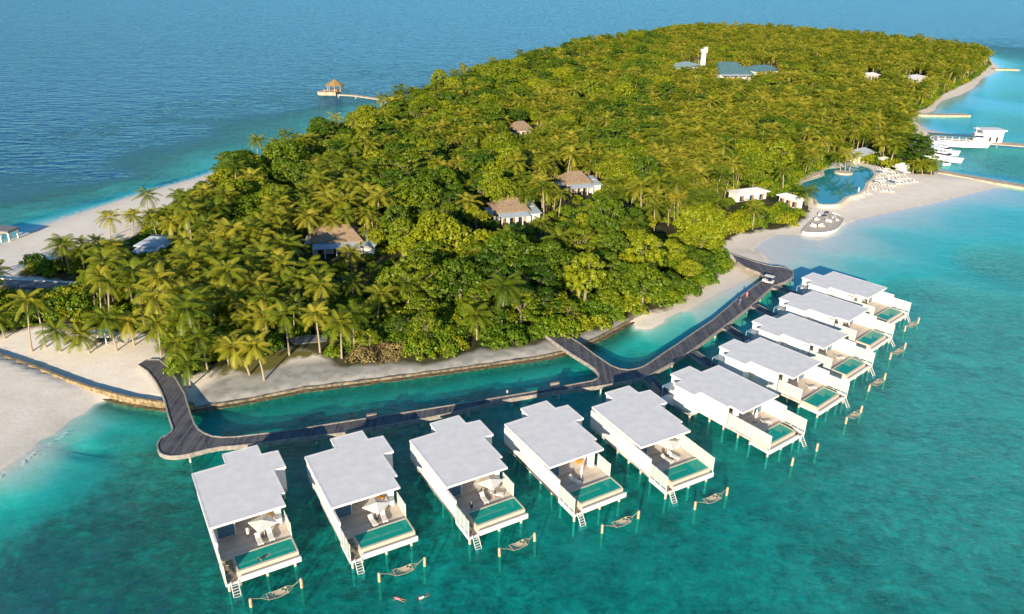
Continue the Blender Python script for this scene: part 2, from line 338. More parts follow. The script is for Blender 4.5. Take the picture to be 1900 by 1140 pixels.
def ground_material():
    m, n, p, out = new_mat('sand_and_seabed'); N = n.nodes; L = n.links
    def attr(k): a = N.new('ShaderNodeAttribute'); a.attribute_name = k; return a.outputs['Fac']
    tc = N.new('ShaderNodeTexCoord')
    def noise(s, d=5, r=0.55):
        z = N.new('ShaderNodeTexNoise'); z.inputs['Scale'].default_value = s; z.inputs['Detail'].default_value = d; z.inputs['Roughness'].default_value = r; L.new(tc.outputs['Object'], z.inputs['Vector']); return z.outputs['Fac']
    def ramp(f, a, b, ca=(0, 0, 0), cb=(1, 1, 1)):
        r = N.new('ShaderNodeValToRGB'); L.new(f, r.inputs[0]); e = r.color_ramp.elements; e[0].position = a; e[1].position = b; e[0].color = (*ca, 1); e[1].color = (*cb, 1); return r.outputs[0]
    def mix(f, a, b):
        x = N.new('ShaderNodeMix'); x.data_type = 'RGBA'; L.new(f, x.inputs['Factor'])
        for s, v in ((x.inputs['A'], a), (x.inputs['B'], b)):
            if isinstance(v, tuple): s.default_value = (*v, 1)
            else: L.new(v, s)
        return x.outputs['Result']
    def mth(op, a, b=0.0, c=None):
        x = N.new('ShaderNodeMath'); x.operation = op
        for i, v in enumerate((a, b) if c is None else (a, b, c)):
            if isinstance(v, (int, float)): x.inputs[i].default_value = v
            else: L.new(v, x.inputs[i])
        return x.outputs[0]
    sand = ramp(noise(0.35, 8, 0.7), 0.3, 0.75, (0.80, 0.69, 0.54), (0.92, 0.83, 0.69))
    litter = ramp(noise(1.1, 6, 0.75), 0.60, 0.68)
    sand = mix(mth('MULTIPLY', litter, mth('MULTIPLY', ramp(attr('land'), 0.15, 0.5), 0.4)), sand, (0.30, 0.23, 0.15))
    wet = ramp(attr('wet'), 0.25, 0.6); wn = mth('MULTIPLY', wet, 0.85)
    sand = mix(wn, sand, mix(ramp(noise(0.5, 6), 0.4, 0.6), (0.20, 0.205, 0.18), (0.34, 0.33, 0.29)))  # mottled grey sand colour inside the sea wall band
    # tide line: damp sand just above the water
    sand = mix(mth('MULTIPLY', ramp(attr('damp'), 0.0, 1.0), 0.32), sand, (0.42, 0.37, 0.29))
    soil = mix(ramp(noise(0.25, 5), 0.4, 0.6), (0.035, 0.040, 0.015), (0.08, 0.075, 0.035))
    vg = mth('ADD', attr('veg'), mth('MULTIPLY', mth('SUBTRACT', noise(0.25, 6), 0.5), 6.0))
    c = mix(ramp(mth('MULTIPLY_ADD', vg, 0.25, 0.5), 0.35, 0.8), sand, soil)
    gg = mth('ADD', attr('grass'), mth('MULTIPLY', mth('SUBTRACT', noise(0.5, 6), 0.5), 4.0))
    c = mix(ramp(mth('MULTIPLY_ADD', gg, 0.4, 0.5), 0.3, 0.9), c, mix(noise(1.5), (0.10, 0.10, 0.025), (0.19, 0.165, 0.05)))
    # seabed: rubble and coral patches
    bed = ramp(noise(0.16, 8, 0.65), 0.36, 0.64, (0.05, 0.06, 0.035), (0.78, 0.76, 0.62))
    bed2 = ramp(noise(0.6, 6, 0.75), 0.36, 0.60, (0.05, 0.06, 0.035), (0.82, 0.78, 0.64))
    bed = mix(0 and None or ramp(noise(0.05, 3), 0.3, 0.7), bed, bed2) 
    c = mix(ramp(attr('under'), 0.55, 1.0), c, bed)
    c = mix(mth('MULTIPLY', ramp(attr('rocky'), 0.15, 0.7), 0.9), c, mix(ramp(noise(1.3, 6, 0.7), 0.4, 0.6), (0.07, 0.05, 0.02), (0.22, 0.15, 0.07)))
    L.new(c, p.inputs['Base Color']); p.inputs['Roughness'].default_value = 0.95; p.inputs['Specular IOR Level'].default_value = 0.1
    bp = N.new('ShaderNodeBump'); bp.inputs['Strength'].default_value = 0.3; bp.inputs['Distance'].default_value = 0.2
    L.new(noise(1.2, 8, 0.7), bp.inputs['Height']); L.new(bp.outputs[0], p.inputs['Normal'])
    return m
damp = np.clip(1-(sd_-0.5)/6.0, 0, 1)*ins*(onwall > 8)
under = np.where(ins, 0, np.clip(-GZ/2.0, 0, 1))
ground = grid_mesh('ground', GZ, {'rocky': np.clip(1-onwall/6.5, 0, 1)*(~ins), 'veg': np.clip(vegd, -20, 20), 'grass': np.clip(grassd, -20, 20), 'wet': greyband, 'damp': damp, 'under': under, 'land': np.where(ins, np.clip(sd_/40, 0, 1), 0)}, ground_material())
tag(ground, kind='structure')

def sea_material():
    m, n, p, out = new_mat('sea_water'); N = n.nodes; L = n.links; N.remove(p)
    a = N.new('ShaderNodeAttribute'); a.attribute_name = 'depth'; tc = N.new('ShaderNodeTexCoord')
    def noise(s, d=4, r=0.55, st=(1, 1, 1), rot=0.0, dist=0.0):
        mp = N.new('ShaderNodeMapping'); mp.inputs['Scale'].default_value = st; mp.inputs['Rotation'].default_value = (0, 0, rot); L.new(tc.outputs['Object'], mp.inputs[0])
        z = N.new('ShaderNodeTexNoise'); z.inputs['Scale'].default_value = s; z.inputs['Detail'].default_value = d; z.inputs['Roughness'].default_value = r; z.inputs['Distortion'].default_value = dist
        L.new(mp.outputs[0], z.inputs['Vector']); return z.outputs['Fac']
    def mth(op, x_, b=0.0, c=None):
        x = N.new('ShaderNodeMath'); x.operation = op
        for i, v in enumerate((x_, b) if c is None else (x_, b, c)):
            if isinstance(v, (int, float)): x.inputs[i].default_value = v
            else: L.new(v, x.inputs[i])
        return x.outputs[0]
    d = mth('MAXIMUM', a.outputs['Fac'], 0.0)
    # the bottom is patchy: deeper holes and shallower coral heads
    pat = mth('ADD', mth('MULTIPLY', mth('SUBTRACT', noise(0.5, 7, 0.78, (1, 1.3, 1)), 0.5), 2.8), mth('MULTIPLY', mth('SUBTRACT', noise(0.07, 4, 0.6), 0.5), 1.3))
    d = mth('MULTIPLY', d, mth('MAXIMUM', mth('MULTIPLY_ADD', pat, mth('MULTIPLY', mth('MINIMUM', mth('DIVIDE', d, 2.0), 1.0), -0.95), 1.0), 0.40))
    k = (1.35, 0.25, 0.27)
    comb = N.new('ShaderNodeCombineColor'); inv = N.new('ShaderNodeCombineColor')
    for i, kk in enumerate(k):
        e = mth('POWER', math.e, mth('MULTIPLY', d, -kk)); L.new(e, comb.inputs[i]); L.new(mth('SUBTRACT', 1.0, e), inv.inputs[i])
    tr = N.new('ShaderNodeBsdfTransparent'); L.new(comb.outputs[0], tr.inputs[0])
    r = N.new('ShaderNodeValToRGB'); L.new(mth('DIVIDE', d, 16.0), r.inputs[0]); e = r.color_ramp.elements
    e[0].position = 0.0; e[0].color = (0.004, 0.28, 0.28, 1); e[1].position = 1.0; e[1].color = (0.04, 0.10, 0.22, 1)
    x = e.new(0.14); x.color = (0.0, 0.30, 0.255, 1); x = e.new(0.22); x.color = (0.0, 0.085, 0.075, 1); x = e.new(0.42); x.color = (0.012, 0.095, 0.18, 1)
    mulc = N.new('ShaderNodeMix'); mulc.data_type = 'RGBA'; mulc.blend_type = 'MULTIPLY'; mulc.inputs['Factor'].default_value = 1
    L.new(r.outputs[0], mulc.inputs['A']); L.new(inv.outputs[0], mulc.inputs['B'])
    # pale bottom patches and coral glimpsed through the water
    pr = N.new('ShaderNodeValToRGB'); L.new(mth('ADD', mth('MULTIPLY', noise(0.55, 6, 0.75, (0.8, 1.2, 1)), 0.62), mth('MULTIPLY', noise(0.13, 4, 0.6), 0.38)), pr.inputs[0])
    pe = pr.color_ramp.elements; pe[0].position = 0.40; pe[0].color = (0.55, 0.62, 0.66, 1); pe[1].position = 0.62; pe[1].color = (1.0, 1.6, 1.42, 1); px_ = pe.new(0.5); px_.color = (0.85, 0.92, 0.92, 1)
    pm = N.new('ShaderNodeMix'); pm.data_type = 'RGBA'; pm.blend_type = 'MULTIPLY'; L.new(mth('SUBTRACT', 1.0, mth('MINIMUM', mth('DIVIDE', a.outputs['Fac'], 9.0), 1.0)), pm.inputs['Factor'])
    L.new(mulc.outputs['Result'], pm.inputs['A']); L.new(pr.outputs[0], pm.inputs['B'])
    df = N.new('ShaderNodeBsdfDiffuse'); L.new(pm.outputs['Result'], df.inputs[0])
    ad = N.new('ShaderNodeAddShader'); L.new(tr.outputs[0], ad.inputs[0]); L.new(df.outputs[0], ad.inputs[1])
    # waves
    h1 = noise(0.22, 3, 0.5, (0.55, 1.25, 1), 0.12, 0.3); h2 = noise(0.9, 3, 0.6, (0.7, 1.2, 1), -0.2, 0.4); h3 = noise(0.05, 2, 0.5, (0.6, 1.3, 1), 0.2)
    open_ = mth('MULTIPLY_ADD', mth('MINIMUM', mth('DIVIDE', d, 8.0), 1.0), 2.3, 0.26)
    hh = mth('ADD', mth('MULTIPLY', mth('ADD', mth('MULTIPLY', h1, 1.6), mth('MULTIPLY', h3, 1.0)), open_), mth('MULTIPLY', h2, 0.24))
    bp = N.new('ShaderNodeBump'); bp.inputs['Strength'].default_value = 0.55; bp.inputs['Distance'].default_value = 0.9; L.new(hh, bp.inputs['Height'])
    L.new(mth('MULTIPLY_ADD', mth('MINIMUM', mth('DIVIDE', mth('MAXIMUM', a.outputs['Fac'], 0.0), 1.6), 1.0), 0.38, 0.04), bp.inputs['Strength'])
    g = N.new('ShaderNodeBsdfGlossy'); g.inputs['Roughness'].default_value = 0.09; g.inputs[0].default_value = (0.34, 0.70, 0.98, 1); L.new(bp.outputs[0], g.inputs['Normal'])
    geo = N.new('ShaderNodeNewGeometry'); dt = N.new('ShaderNodeVectorMath'); dt.operation = 'DOT_PRODUCT'
    L.new(geo.outputs['Incoming'], dt.inputs[0]); L.new(bp.outputs[0], dt.inputs[1])
    schlick = mth('MULTIPLY_ADD', mth('POWER', mth('SUBTRACT', 1.0, mth('MINIMUM', mth('ABSOLUTE', dt.outputs['Value']), 1.0)), 5.0), 0.98, 0.02)
    mx = N.new('ShaderNodeMixShader'); L.new(mth('MULTIPLY', schlick, 0.8), mx.inputs[0]); L.new(ad.outputs[0], mx.inputs[1]); L.new(g.outputs[0], mx.inputs[2])
    # surf on the beach
    fo = N.new('ShaderNodeAttribute'); fo.attribute_name = 'foam'
    ff = mth('MULTIPLY', mth('GREATER_THAN', mth('ADD', fo.outputs['Fac'], mth('MULTIPLY', mth('SUBTRACT', noise(0.9, 5, 0.7), 0.5), 2.4)), 0.88), 0.7)
    fd = N.new('ShaderNodeBsdfDiffuse'); fd.inputs[0].default_value = (0.8, 0.8, 0.78, 1)
    m2 = N.new('ShaderNodeMixShader'); L.new(ff, m2.inputs[0]); L.new(mx.outputs[0], m2.inputs[1]); L.new(fd.outputs[0], m2.inputs[2]); L.new(m2.outputs[0], out.inputs[0])
    return m
foam = np.clip(1-np.abs(sd_-1.6)/1.8, 0, 1)*(~ins)*(onwall > 9)*(GX < -60)
sea = grid_mesh('sea', np.zeros(GX.shape), {'depth': np.where(ins, 0, -GZ), 'foam': foam}, sea_material()); tag(sea, kind='structure')

# ------------------------------------------------------------------ sea wall and jetties
def ribbon_prism(path, width, z0, z1):
    L_ = []; R_ = []
    for i, p in enumerate(path):
        d = (path[min(i+1, len(path)-1)]-path[max(i-1, 0)]); d.z = 0; d.normalize(); nrm = Vector((-d.y, d.x, 0))
        L_.append(p+nrm*width/2); R_.append(p-nrm*width/2)
    mb = MB(); n = len(path); vs = [(p.x, p.y, z) for l in (L_, R_) for z in (z0, z1) for p in l]
    f = []
    for i in range(n-1):
        f += [(n+i, 3*n+i, 3*n+i+1, n+i+1), (i, n+i, n+i+1, i+1), (2*n+i, 2*n+i+1, 3*n+i+1, 3*n+i)]
    f += [(0, 2*n, 3*n, n), (n-1, 2*n-1, 4*n-1, 3*n-1)]
    return mb.add(vs, f)
def dense(path, step):
    o = [path[0]]
    for a, b in zip(path, path[1:]):
        n = max(1, int((b-a).length/step))
        for k in range(1, n+1): o.append(a.lerp(b, k/n))
    return o
sw = empty('sea_wall', at(500, 730, 0), 0, 'low sandy coral stone sea wall curving along the island front shore', 'sea wall')
wp = [Vector((x, y, 0)) for x, y in WALL]
def rel(mb, o):
    for i, v in enumerate(mb.v): mb.v[i] = (v[0]-o.x, v[1]-o.y, v[2]-o.z)
    return mb
def rough_ribbon(path, width, z0, z1, amp, seed):
    mb = ribbon_prism(path, width, z0, z1)
    for i, v in enumerate(mb.v):
        k = Vector((v[0]*0.9, v[1]*0.9, seed+v[2])); nn = mnoise.noise_vector(k)*amp; mb.v[i] = (v[0]+nn.x, v[1]+nn.y, v[2]+nn.z*0.5)
    return mb
rel(rough_ribbon(dense(wp[:10], 0.9), 0.5, -0.6, 1.25, 0.12, 1), sw.location).build('wall_face', M['stone'], sw)
rel(rough_ribbon(dense(wp[9:], 0.9), 0.4, -0.6, 0.42, 0.12, 1), sw.location).build('wall_face', M['greystone'], sw)
off = [p+Vector((0.25, -0.75, 0)) for p in wp[5:]]
rel(rough_ribbon(dense(off, 0.9), 1.0, -0.9, 0.06, 0.28, 7), sw.location).build('rock_footing', M['rock'], sw)
def jetty(px, width, z, label, name='jetty', cat='jetty', pile_step=0, m='jetty', z0=-0.6, th=None):
    P = dense(pts(px, z), 4); c = P[0].copy(); c.z = 0
    e = empty(name, c, 0, label, cat)
    rel(rough_ribbon(P, width, z-(th if th else (z-z0)), z, 0.05, 3), c).build('deck', M[m], e)
    if pile_step:
        Q = dense(pts(px, z), pile_step)
        for q_ in Q[:40]:
            for s in (-1, 1):
                MB().tube([(q_.x-c.x, q_.y-c.y+s*width*0.35, -2), (q_.x-c.x, q_.y-c.y+s*width*0.35, z-0.1)], 0.18).build('pile', M['pile'], e)
    return e
jetty([(1745, 318), (1790, 326), (1850, 337), (1990, 360)], 5.0, 0.9, 'long pale concrete jetty running right from the swimming pool beach')
jetty([(1700, 211), (1740, 212.5), (1795, 212.5)], 6.0, 1.0, 'short pale groyne jutting from the beach above the moored boats')
jetty([(1842, 127), (1888, 128.5)], 8.0, 1.0, 'distant thin groyne at the far tip of the island')
jetty([(1802, 262), (1845, 265), (1990, 276)], 7.0, 1.6, 'jetty on piles reaching right behind the ferry bow', pile_step=12, th=0.4)
jetty([(1762, 261), (1800, 263)], 3.0, 1.0, 'narrow landing deck beside the ferry')

# ------------------------------------------------------------------ boardwalk
bw_low = [(256, 677), (274, 689), (288, 707), (298, 725), (305, 742), (312, 770), (321, 796), (318, 802), (310, 808), (300, 813), (295, 819), (292, 826), (293, 834), (297, 841), (305, 845), (316, 847), (333, 846), (351, 843), (386, 834), (410, 829.5), (435, 828), (491, 822), (560, 813), (640, 803), (740, 786), (840, 766), (953, 739), (1050, 725), (1118, 716), (1167, 707), (1191, 702), (1208, 695), (1240, 678),
  (1271, 659), (1306, 634), (1337, 611), (1390, 570), (1425, 539), (1435, 531), (1446, 527), (1458, 522), (1468, 516), (1472, 509), (1470, 503), (1460, 498), (1448, 495.5), (1435, 495), (1418, 491), (1400, 486), (1380, 479), (1358, 472)]
bw_up = [(1368, 486), (1383, 496), (1400, 503), (1411, 507), (1417, 513), (1414, 521), (1395, 535), (1372, 552), (1323, 594), (1281, 622), (1260, 637), (1231, 656), (1205, 674), (1193, 681), (1180, 685), (1166, 687), (1150, 685), (1134, 679), (1103, 658), (1078, 639), (1050, 621), (1024, 607), (1004, 596), (996, 592),
  (997, 600), (1001, 609), (1010, 620), (1032, 637), (1062, 658), (1092, 676), (1104, 685), (1110, 692), (1112, 698), (1108, 704), (1098, 707.5), (980, 729), (860, 749), (740, 768), (640, 783), (560, 796), (491, 805), (440, 811), (414, 812), (393, 810), (378, 804), (368, 797), (361, 788), (354, 770), (342, 731), (326, 703), (309, 679), (295, 668), (270, 668)]
DZ = 1.85
bc = at(900, 760, 0)
bwk = empty('boardwalk', bc, 0, 'long dark grey timber boardwalk on piles linking the white villas to the island', 'boardwalk')
outline = pts(bw_low, DZ)+pts(bw_up, DZ)
def tri_fill(poly, z, name, m, parent, origin):
    bm = bmesh.new(); vs = [bm.verts.new((p.x-origin.x, p.y-origin.y, z)) for p in poly]
    es = [bm.edges.new((vs[i], vs[(i+1) % len(vs)])) for i in range(len(vs))]
    bmesh.ops.triangle_fill(bm, edges=es, use_beauty=True); bmesh.ops.recalc_face_normals(bm, faces=bm.faces)
    for f in bm.faces:
        if f.normal.z < 0: f.normal_flip()
    me = bpy.data.meshes.new(name); bm.to_mesh(me); bm.free(); me.materials.append(m)
    o = bpy.data.objects.new(name, me); COL.objects.link(o); o.parent = parent; return o
tri_fill(outline, DZ, 'deck_boards', M['boards'], bwk, bc)
# board seams across the walkway (planks laid across the path)
def edge_beam(path, name, m, z0, z1, wdt):
    return rel(ribbon_prism([Vector((p.x, p.y, 0)) for p in path], wdt, z0, z1), bc).build(name, m, bwk)
edge_beam(pts(bw_low, DZ), 'edge_beam', M['fascia'], DZ-0.62, DZ+0.12, 0.22)
edge_beam(pts(bw_up, DZ), 'edge_beam', M['fascia'], DZ-0.62, DZ+0.12, 0.22)
lowd = dense(pts(bw_low[6:40], DZ), 1.0)
k = 0
for i in range(3, len(lowd)-3, 8):
    p = lowd[i]; d = lowd[i+1]-lowd[i-1]; d.normalize(); nn = Vector((-d.y, d.x, 0))
    for s in (0.55, 3.0):
        q_ = p+nn*s
        MB().tube([(q_.x-bc.x, q_.y-bc.y, -3), (q_.x-bc.x, q_.y-bc.y, DZ-0.1)], 0.17, 7).build('pile', M['pile'], bwk); k += 1
        if k > 92: break
    if k > 92: break
seam = MB()
for i in range(4, len(lowd)-4, 3):
    p = lowd[i]; d = lowd[i+1]-lowd[i-1]; d.normalize(); nn = Vector((-d.y, d.x, 0)); 
    if 20 < i < 36: continue
    a_ = p+nn*0.3; b_ = p+nn*3.9; hw = d*0.05
    seam.add([(q_.x-bc.x, q_.y-bc.y, DZ+0.006) for q_ in (a_-hw, a_+hw, b_+hw, b_-hw)], [(0, 1, 2, 3)])
me_ = bpy.data.meshes['deck_boards']; bm_ = bmesh.new(); bm_.from_mesh(me_)
vv = [bm_.verts.new(v) for v in seam.v]
for f in seam.f: bm_.faces.new([vv[i] for i in f]).material_index = 1
bm_.to_mesh(me_); bm_.free(); me_.materials.append(M['dark'])

# ------------------------------------------------------------------ white overwater villas
ROOF = [(0, 0), (0, 12.85), (4.55, 12.95), (4.6, 15.6), (9.6, 15.6), (9.6, 13.0), (11.9, 12.8), (11.85, 8.3), (10.2, 8.3), (10.2, 2.6), (9.6, 2.6), (9.6, 0)]
def make_villa(s, full):
    root = empty('overwater_villa')
    def B(mb, name, m, parent=root, **k):
        for i, v in enumerate(mb.v): mb.v[i] = (v[0]*s, v[1], v[2])
        return mb.build(name, M[m], parent, fix=True, **k)
    rf = MB().prism(ROOF, 5.45, 5.78)
    r = B(rf, 'roof', 'roof')
    lip = MB(); n = len(ROOF)
    cx, cy = 5, 7
    pr = ROOF
    inner = []
    for i in range(n):   # inset by 0.18
        p0, p1, p2 = [Vector((*pr[j % n], 0)) for j in (i-1, i, i+1)]
        d1 = (p1-p0).normalized(); d2 = (p2-p1).normalized(); n1 = Vector((d1.y, -d1.x, 0)); n2 = Vector((d2.y, -d2.x, 0))
        inner.append(p1+(n1+n2)*0.2)
    for i in range(n):
        a = pr[i]; b = pr[(i+1) % n]; c = inner[(i+1) % n]; d = inner[i]
        lip.add([(a[0], a[1], 5.78), (b[0], b[1], 5.78), (b[0], b[1], 5.80), (a[0], a[1], 5.80), (d.x, d.y, 5.80), (c.x, c.y, 5.80), (d.x, d.y, 5.783), (c.x, c.y, 5.783)],
                [(0, 1, 2, 3), (3, 2, 5, 4), (4, 5, 7, 6)])
    B(lip, 'roof_edge', 'roof', r)
    B(MB().box(0.3, 9.55, 2.2, 13.4, 1.45, 1.85).box(4.8, 9.4, 13.4, 15.5, 1.45, 1.85).box(9.55, 11.7, 8.5, 15.4, 1.45, 1.85), 'floor', 'white')
    B(MB().box(0.3, 9.55, -2.1, 2.2, 1.5, 1.86), 'deck', 'vdeck')
    # outer walls
    B(MB().box(0.30, 0.55, -2.0, 13.4, 1.55, 4.75).box(0.62, 0.85, 2.2, 12.6, 1.87, 5.44), 'side_wall', 'wall')
    B(MB().box(9.2, 9.42, 2.9, 8.5, 1.87, 5.44).box(9.42, 9.9, 4.4, 7.2, 1.87, 5.44), 'side_wall', 'wall')
    B(MB().box(9.44, 11.7, 8.5, 8.72, 1.5, 5.44).box(11.48, 11.7, 8.72, 12.6, 1.5, 5.44).box(9.44, 11.48, 12.4, 12.6, 1.5, 5.44), 'bathroom_wing', 'wall')
    B(MB().box(4.75, 9.42, 15.2, 15.42, 1.5, 5.44).box(4.75, 4.97, 13.0, 15.2, 1.87, 5.44).box(9.2, 9.42, 12.62, 15.2, 1.87, 5.44), 'rear_wall', 'wall')
    B(MB().box(0.57, 4.73, 13.2, 13.4, 1.87, 4.75).box(0.87, 4.73, 12.45, 12.6, 1.87, 5.44), 'courtyard_wall', 'wall')
    B(MB().box(0.87, 9.18, 7.6, 7.8, 1.87, 5.44), 'bedroom_wall', 'warm')
    B(MB().box(8.35, 9.16, 1.5, 2.2, 1.87, 5.44), 'pillar', 'white')
    B(MB().box(1.1, 3.2, 2.2, 2.24, 1.95, 5.2), 'sliding_door', 'glass')
    B(MB().box(0.86, 1.08, 2.15, 2.28, 1.87, 5.44).box(3.2, 3.32, 2.12, 2.3, 1.87, 5.44).box(1.08, 8.34, 2.1, 2.3, 5.2, 5.44), 'door_frame', 'white')
    b = B(MB().box(4.6, 7.0, 4.6, 6.9, 1.9, 2.4), 'bed', 'white'); B(MB().box(4.62, 6.98, 4.62, 5.4, 2.41, 2.5).box(5.0, 6.6, 6.9, 7.1, 2.0, 3.2), 'bed_throw', 'orange', b)
    B(MB().box(7.3, 8.1, 3.0, 4.0, 1.9, 2.5), 'armchair', 'orange')
    B(MB().box(9.9, 11.65, 13.1, 15.3, 4.2, 4.28).box(9.75, 9.88, 15.2, 15.35, 1.85, 4.2).box(11.55, 11.68, 15.2, 15.35, 1.85, 4.2), 'porch_canopy', 'canopy')
    # vent slats high on the side wall
    v = MB()
    for i in range(9): v.box(9.43, 9.47, 3.1+i*0.14, 3.18+i*0.14, 4.9, 5.3)
    B(v, 'window_slats', 'dark')
    # steps and ladder
    st = MB()
    for i in range(5): st.box(0.57, 1.8, -2.15-0.72*i, -2.83-0.72*i, 1.62-0.1*i, 1.68-0.1*i)
    B(st, 'steps', 'timber')
    ld = MB(); 
    for u in (0.9, 1.75): ld.tube([(u, -5.95, 1.6), (u, -6.15, 1.15), (u, -7.3, -0.5)], 0.05, 5)
    for i in range(6): ld.box(0.95, 1.7, -6.2-0.2*i, -6.32-0.2*i, 1.06-0.27*i, 1.1-0.27*i)
    B(ld, 'ladder', 'white')
    # plunge pool in its tray
    B(MB().box(1.85, 9.6, -2.12, -5.9, 1.0, 1.46).box(1.85, 9.6, -5.72, -5.9, 1.46, 1.76).box(0.3, 1.85, -5.72, -5.9, 1.0, 1.3).box(0.3, 0.5, -2.1, -5.7, 1.0, 1.7), 'pool_tray', 'white')
    pl = B(MB().box(1.95, 9.5, -2.15, -2.33, 1.47, 2.2).box(1.95, 9.5, -4.9, -5.2, 1.47, 2.12).box(1.95, 2.13, -2.33, -4.9, 1.47, 2.2).box(9.32, 9.5, -2.33, -4.9, 1.47, 2.2), 'plunge_pool', 'cream')
    B(MB().box(2.14, 9.31, -2.34, -4.89, 1.6, 2.13), 'water', 'pool', pl)
    # screens
    def screen(u, w0, w1, top, nn):
        L_ = (w1-w0)/nn
        for i in range(nn):
            a, b_ = w0+L_*i, w0+L_*(i+1); sg = -1 if L_ < 0 else 1
            sc = B(MB().box(u, u+0.03, a+0.05*sg, b_-0.05*sg, 1.95, top), 'privacy_screen', 'panel')
            B(MB().box(u-0.03, u+0.06, b_-0.04, b_+0.04, 1.2 if b_ < -2 else 1.87, top+0.03), 'screen_post', 'white', sc)
    screen(0.38, -2.02, -5.9, 4.15, 3)
    if full: screen(9.46, 2.7, -5.7, 4.35, 6)
    else: screen(9.46, 2.7 if s < 0 else 1.2, -1.95, 4.3, 2)
    for u in (1.3, 8.4):
        for wv in (-1.4, 1.0, 4.0, 7.0, 10.0, 12.9):
            B(MB().tube([(u, wv, -4), (u, wv, 1.48)], 0.19, 8), 'pile', 'pile')
    for u, wv, z in ((2.1, -5.2, 1.02), (5.4, -5.2, 1.02), (8.9, -5.2, 1.02), (5.0, 15.0, 1.5), (9.1, 15.0, 1.5), (11.3, 9.0, 1.5), (11.3, 15.1, 1.5), (0.7, -5.6, 1.02)):
        B(MB().tube([(u, wv, -4), (u, wv, z)], 0.19, 8), 'pile', 'pile')
    return root
VIL = [(-37.368, 75.911, 0.531), (-23.036, 80.319, 0.516), (-8.414, 85.167, 0.531), (5.828, 90.169, 0.542), (19.644, 95.665, 0.519),
       (45.188, 111.81, 0.65), (56.743, 124.147, 0.721), (66.304, 136.023, 0.73), (75.704, 148.701, 0.755), (84.768, 160.81, 0.735)]
VLAB = ['white flat roofed villa nearest the round boardwalk end at lower left', 'white villa second from the lower left, open square parasol beside its pool', 'white villa third from the lower left with lounger and seated people on deck',
 'white villa whose deck has a closed parasol and a striped screen', 'white villa left of the boardwalk bend with screens on both pool sides', 'white villa right of the boardwalk bend with a long screen along its deck',
 'white villa second nearest in the right hand row', 'white villa in the middle of the right hand row of five', 'white villa second farthest in the right hand row', 'farthest white villa beside the round boardwalk head and golf buggy']
def vloc(i, u, w_, z=0.0):
    x0, y0, a = VIL[i]; s = 1 if i < 5 else -1; u *= s
    return Vector((x0+u*math.cos(a)-w_*math.sin(a), y0+u*math.sin(a)+w_*math.cos(a), z))
protoL = make_villa(1, False); protoR = make_villa(-1, False)
for i, (x, y, a) in enumerate(VIL):
    if i == 0: v = protoL
    elif i == 6: v = protoR
    elif i == 4: v = make_villa(1, True)
    elif i == 5: v = make_villa(-1, True)
    else:
        v = dup(protoL if i < 5 else protoR, (x, y, 0), a, VLAB[i])
    v.location = (x, y, 0); v.rotation_euler.z = a
    tag(v, VLAB[i], 'villa', 'white villas standing over the lagoon')
# links from villas to the boardwalk
ends = {0: (398+95, 826), 1: (690, 792), 2: (858, 760), 3: (1030, 724), 4: (1190, 701), 5: (1200, 697), 6: (1282, 652), 7: (1345, 605), 8: (1396, 565), 9: (1434, 531)}
for i in range(10):
    a = vloc(i, 10.75, 15.3); b = at(*ends[i], DZ); b.z = 0
    if i < 5:
        b = vloc(i, 10.75, 15.3+{0: 2.5, 1: 2.6, 2: 2.2, 3: 2.0, 4: 2.2}[i])
    rel(ribbon_prism([Vector((a.x, a.y, 0)), Vector((b.x, b.y, 0))], 1.9 if i < 5 else 2.2, DZ-0.35, DZ-0.012), bc).build('link_bridge', M['boards'], bwk)
    if i >= 5:
        d = (b-a).normalized(); nn = Vector((-d.y, d.x, 0)); Ln = (b-a).length
        for s in (-1, 1):
            rel(ribbon_prism([Vector((a.x, a.y, 0))+nn*s*1.12, Vector((b.x, b.y, 0))+nn*s*1.12-d*0.5], 0.12, DZ-0.45, DZ+0.08), bc).build('bridge_beam', M['fascia'], bwk)
        if i == 5:
            rail = MB()
            for j in range(11):
                q_ = a+d*(0.3+j*0.3)-nn*1.05*-1
                rail.box(q_.x-bc.x-0.04, q_.x-bc.x+0.04, q_.y-bc.y-0.04, q_.y-bc.y+0.04, DZ, DZ+1.1)
            q0 = a+nn*1.05; q1 = a+d*3.3+nn*1.05
            rail.tube([(q0.x-bc.x, q0.y-bc.y, DZ+1.1), (q1.x-bc.x, q1.y-bc.y, DZ+1.1)], 0.05, 5)
            rail.build('handrail', M['post'], bwk)

# ------------------------------------------------------------------ deck furniture
def make_lounger():
    r = empty('sun_lounger')
    MB().box(-0.33, 0.33, -1.0, 0.45, 0.30, 0.36).box(-0.30, -0.24, -0.95, -0.89, 0, 0.3).box(0.24, 0.30, -0.95, -0.89, 0, 0.3).box(-0.30, -0.24, 0.35, 0.41, 0, 0.3).box(0.24, 0.30, 0.35, 0.41, 0, 0.3).build('frame', M['white'], r)
    MB().box(-0.31, 0.31, -0.97, 0.42, 0.365, 0.45).build('cushion', M['canvas'], r)
    MB().add([(-0.31, 0.42, 0.37), (0.31, 0.42, 0.37), (0.31, 0.95, 0.80), (-0.31, 0.95, 0.80), (-0.31, 0.42, 0.46), (0.31, 0.42, 0.46), (0.31, 0.90, 0.88), (-0.31, 0.90, 0.88)],
             [(0, 3, 2, 1), (4, 5, 6, 7), (0, 1, 5, 4), (1, 2, 6, 5), (2, 3, 7, 6), (3, 0, 4, 7)]).build('backrest', M['canvas'], r)
    return r
